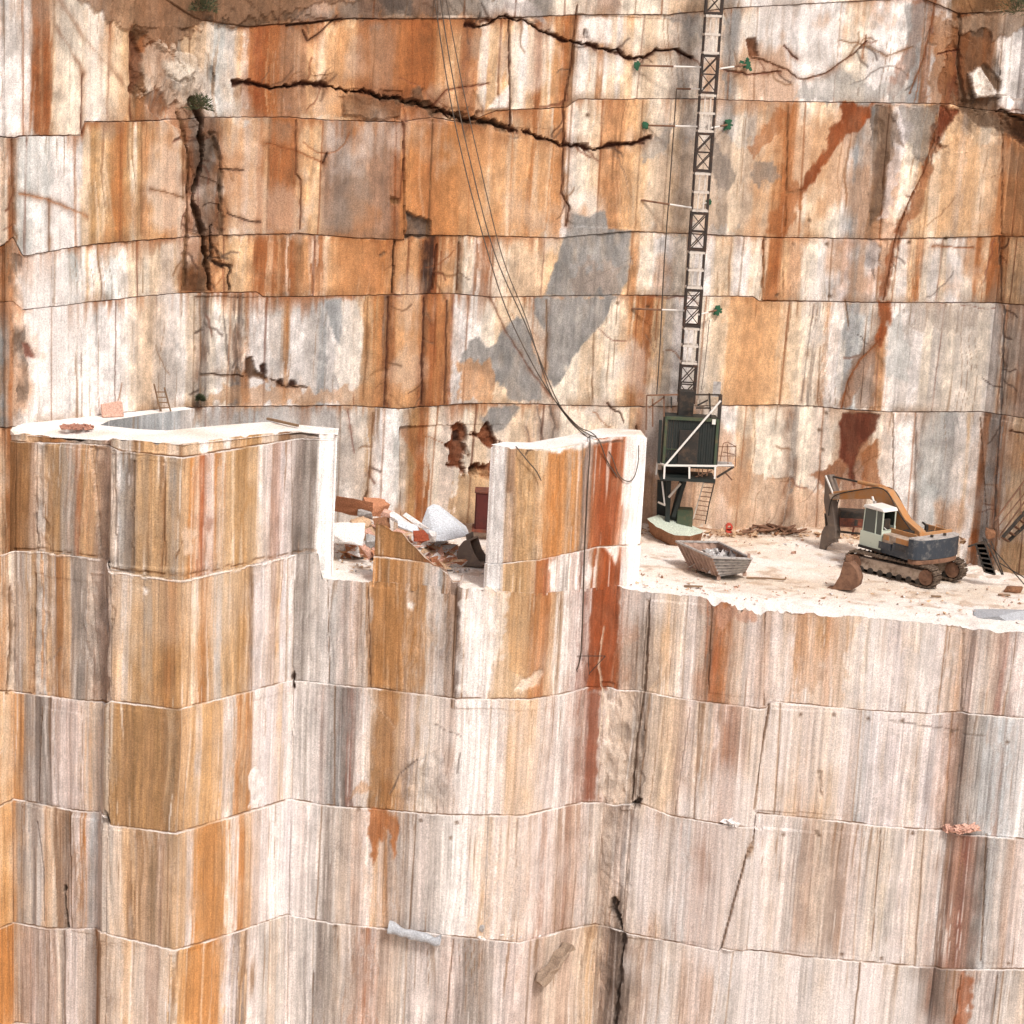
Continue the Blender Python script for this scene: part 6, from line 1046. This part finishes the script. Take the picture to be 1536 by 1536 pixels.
# ------------------------------------------------------------------ stones resting on the ledges of the face
def facept(px, py, out=.15):
    u, z = FRONT.uv(px, py); P_, n_ = FRONT.pos(np.array([u])); return Vector((P_[0][0]+n_[0][0]*out, P_[0][1]+n_[0][1]*out, z))
a = facept(587, 1383, .5); b = facept(664, 1405, .5)
sv = curve_mesh('stone_sliver', [tuple(a-a), tuple((b-a)*.3+Vector((0, 0, -.02))), tuple((b-a)*.7+Vector((0, 0, -.06))), tuple(b-a)], .24, RK['slate'], n=7); sv.location = a; sv.modifiers.new('s', 'SUBSURF').levels = 0
for v in sv.data.vertices: v.co.z *= 1.0; v.co += Vector((0, .08*float(vn(v.co.x*5, v.co.z*5, 8)), .14*float(vn(v.co.x*3, v.co.y*4+v.co.z*5, 3))))
tag(sv, 'long slate grey stone sliver lying on the lowest ledge', 'stone')
a = facept(796, 1466, .65); b = facept(842, 1410, .55)
d_ = b-a; w = MB(); w.bar((0, 0, 0), d_, .5, .28); bmesh.ops.subdivide_edges(w.bm, edges=w.bm.edges[:], cuts=5, use_grid_fill=True)
for v in w.bm.verts: v.co += Vector((.14*float(vn(v.co.x*4, v.co.z*4, 4)), .1*float(vn(v.co.x*6, v.co.z*4, 14)), .14*float(vn(v.co.x*4, v.co.z*5, 7))))
o = w.build('stone_shard', RK['shard'], None); o.location = a; tag(o, 'brown stone shard leaning steeply on the lowest tier, right of the grey sliver', 'stone')
o = curve_mesh('branch', [tuple(facept(*q)) for q in ((835, 1408), (848, 1412), (858, 1413))], .035, M['wood']); tag(o, 'small twig sticking out above the leaning stone shard', 'twig')
def lheap(cxp, cyp, wpx, n, sd):
    def f(r): p = facept(cxp+r.uniform(-wpx, wpx), cyp, .12); return (p.x, p.y-.05, p.z+.08+abs(r.gauss(0, .08))), 1
    return f
scatter('rubble', 60, lheap(1438, 1246, 26, 0, 0), (.12, .35), RK['pink'], 'small pile of pinkish stones on the ledge at far right', 'rubble', 11)
scatter('rubble', 14, lheap(1094, 1236, 10, 0, 0), (.08, .25), RK['white'], 'few white stones on the end of a ledge right of the crack', 'rubble', 12)
scatter('rubble', 30, lheap(770, 1408, 60, 0, 0), (.05, .16), RK['white'], 'fine white chips along the lowest ledge', 'rubble', 13)
rock('rock', facept(723, 1390, .2), (.22, .2, .4), 95, RK['grey'], 'small upright grey stone on the lowest ledge', 'rock')
# ------------------------------------------------------------------ shrubs in the cracks
GM = []
for nm, c in (('leaf_dark', '3E4630'), ('leaf_mid', '5B6040')): m_, t_, b_2 = newmat(nm, .8); b_2.inputs['Base Color'].default_value = (*hl(c), 1); GM.append(m_)
def shrub(px, py, R_, label, seed, Yo=-.3):
    p = onY(px, py, 10); 
    for _ in range(8): p = onY(px, py, rear_y(p[0])+Yo)
    t = empty('shrub', tuple(p), 0, label, 'shrub', 'shrubs growing from the rock'); r = random.Random(seed)
    for mi in (0, 1):
        w = MB()
        for _ in range(260):
            a = r.uniform(0, 2*PI); e = r.uniform(-.2, 1.4); q = R_*r.random()**.5; c = Vector((q*math.cos(a)*math.cos(e), q*math.sin(a)*math.cos(e)*.6, q*math.sin(e)))
            L = r.uniform(.08, .2); d = (c.normalized()+Vector((r.uniform(-.5, .5), r.uniform(-.5, .5), r.uniform(-.3, .5)))).normalized()*L; s__ = d.cross(Vector((r.random(), r.random(), r.random()))).normalized()*.02
            w.quad(c-s__, c+s__, c+d+s__*.3, c+d-s__*.3)
        w.build('foliage', GM[mi], t)
    w = MB()
    for _ in range(9): a = r.uniform(0, 2*PI); w.tube((0, .1, 0), (R_*.6*math.cos(a), -.1, R_*.6*abs(math.sin(a))), .015, .006, n=5)
    w.build('stems', M['wood'], t)
shrub(300, 162, .55, 'tufted green shrub at the top of the vertical cleft on the left', 1, -.5); shrub(306, 14, .6, 'dark green shrub in the soil left of the floodlight', 2, -.5); shrub(1526, 18, 1.0, 'dark green shrub at the upper right corner', 3, -1.0); shrub(300, 600, .15, 'tiny weed at the foot of the pale wall corner', 4, -.3)
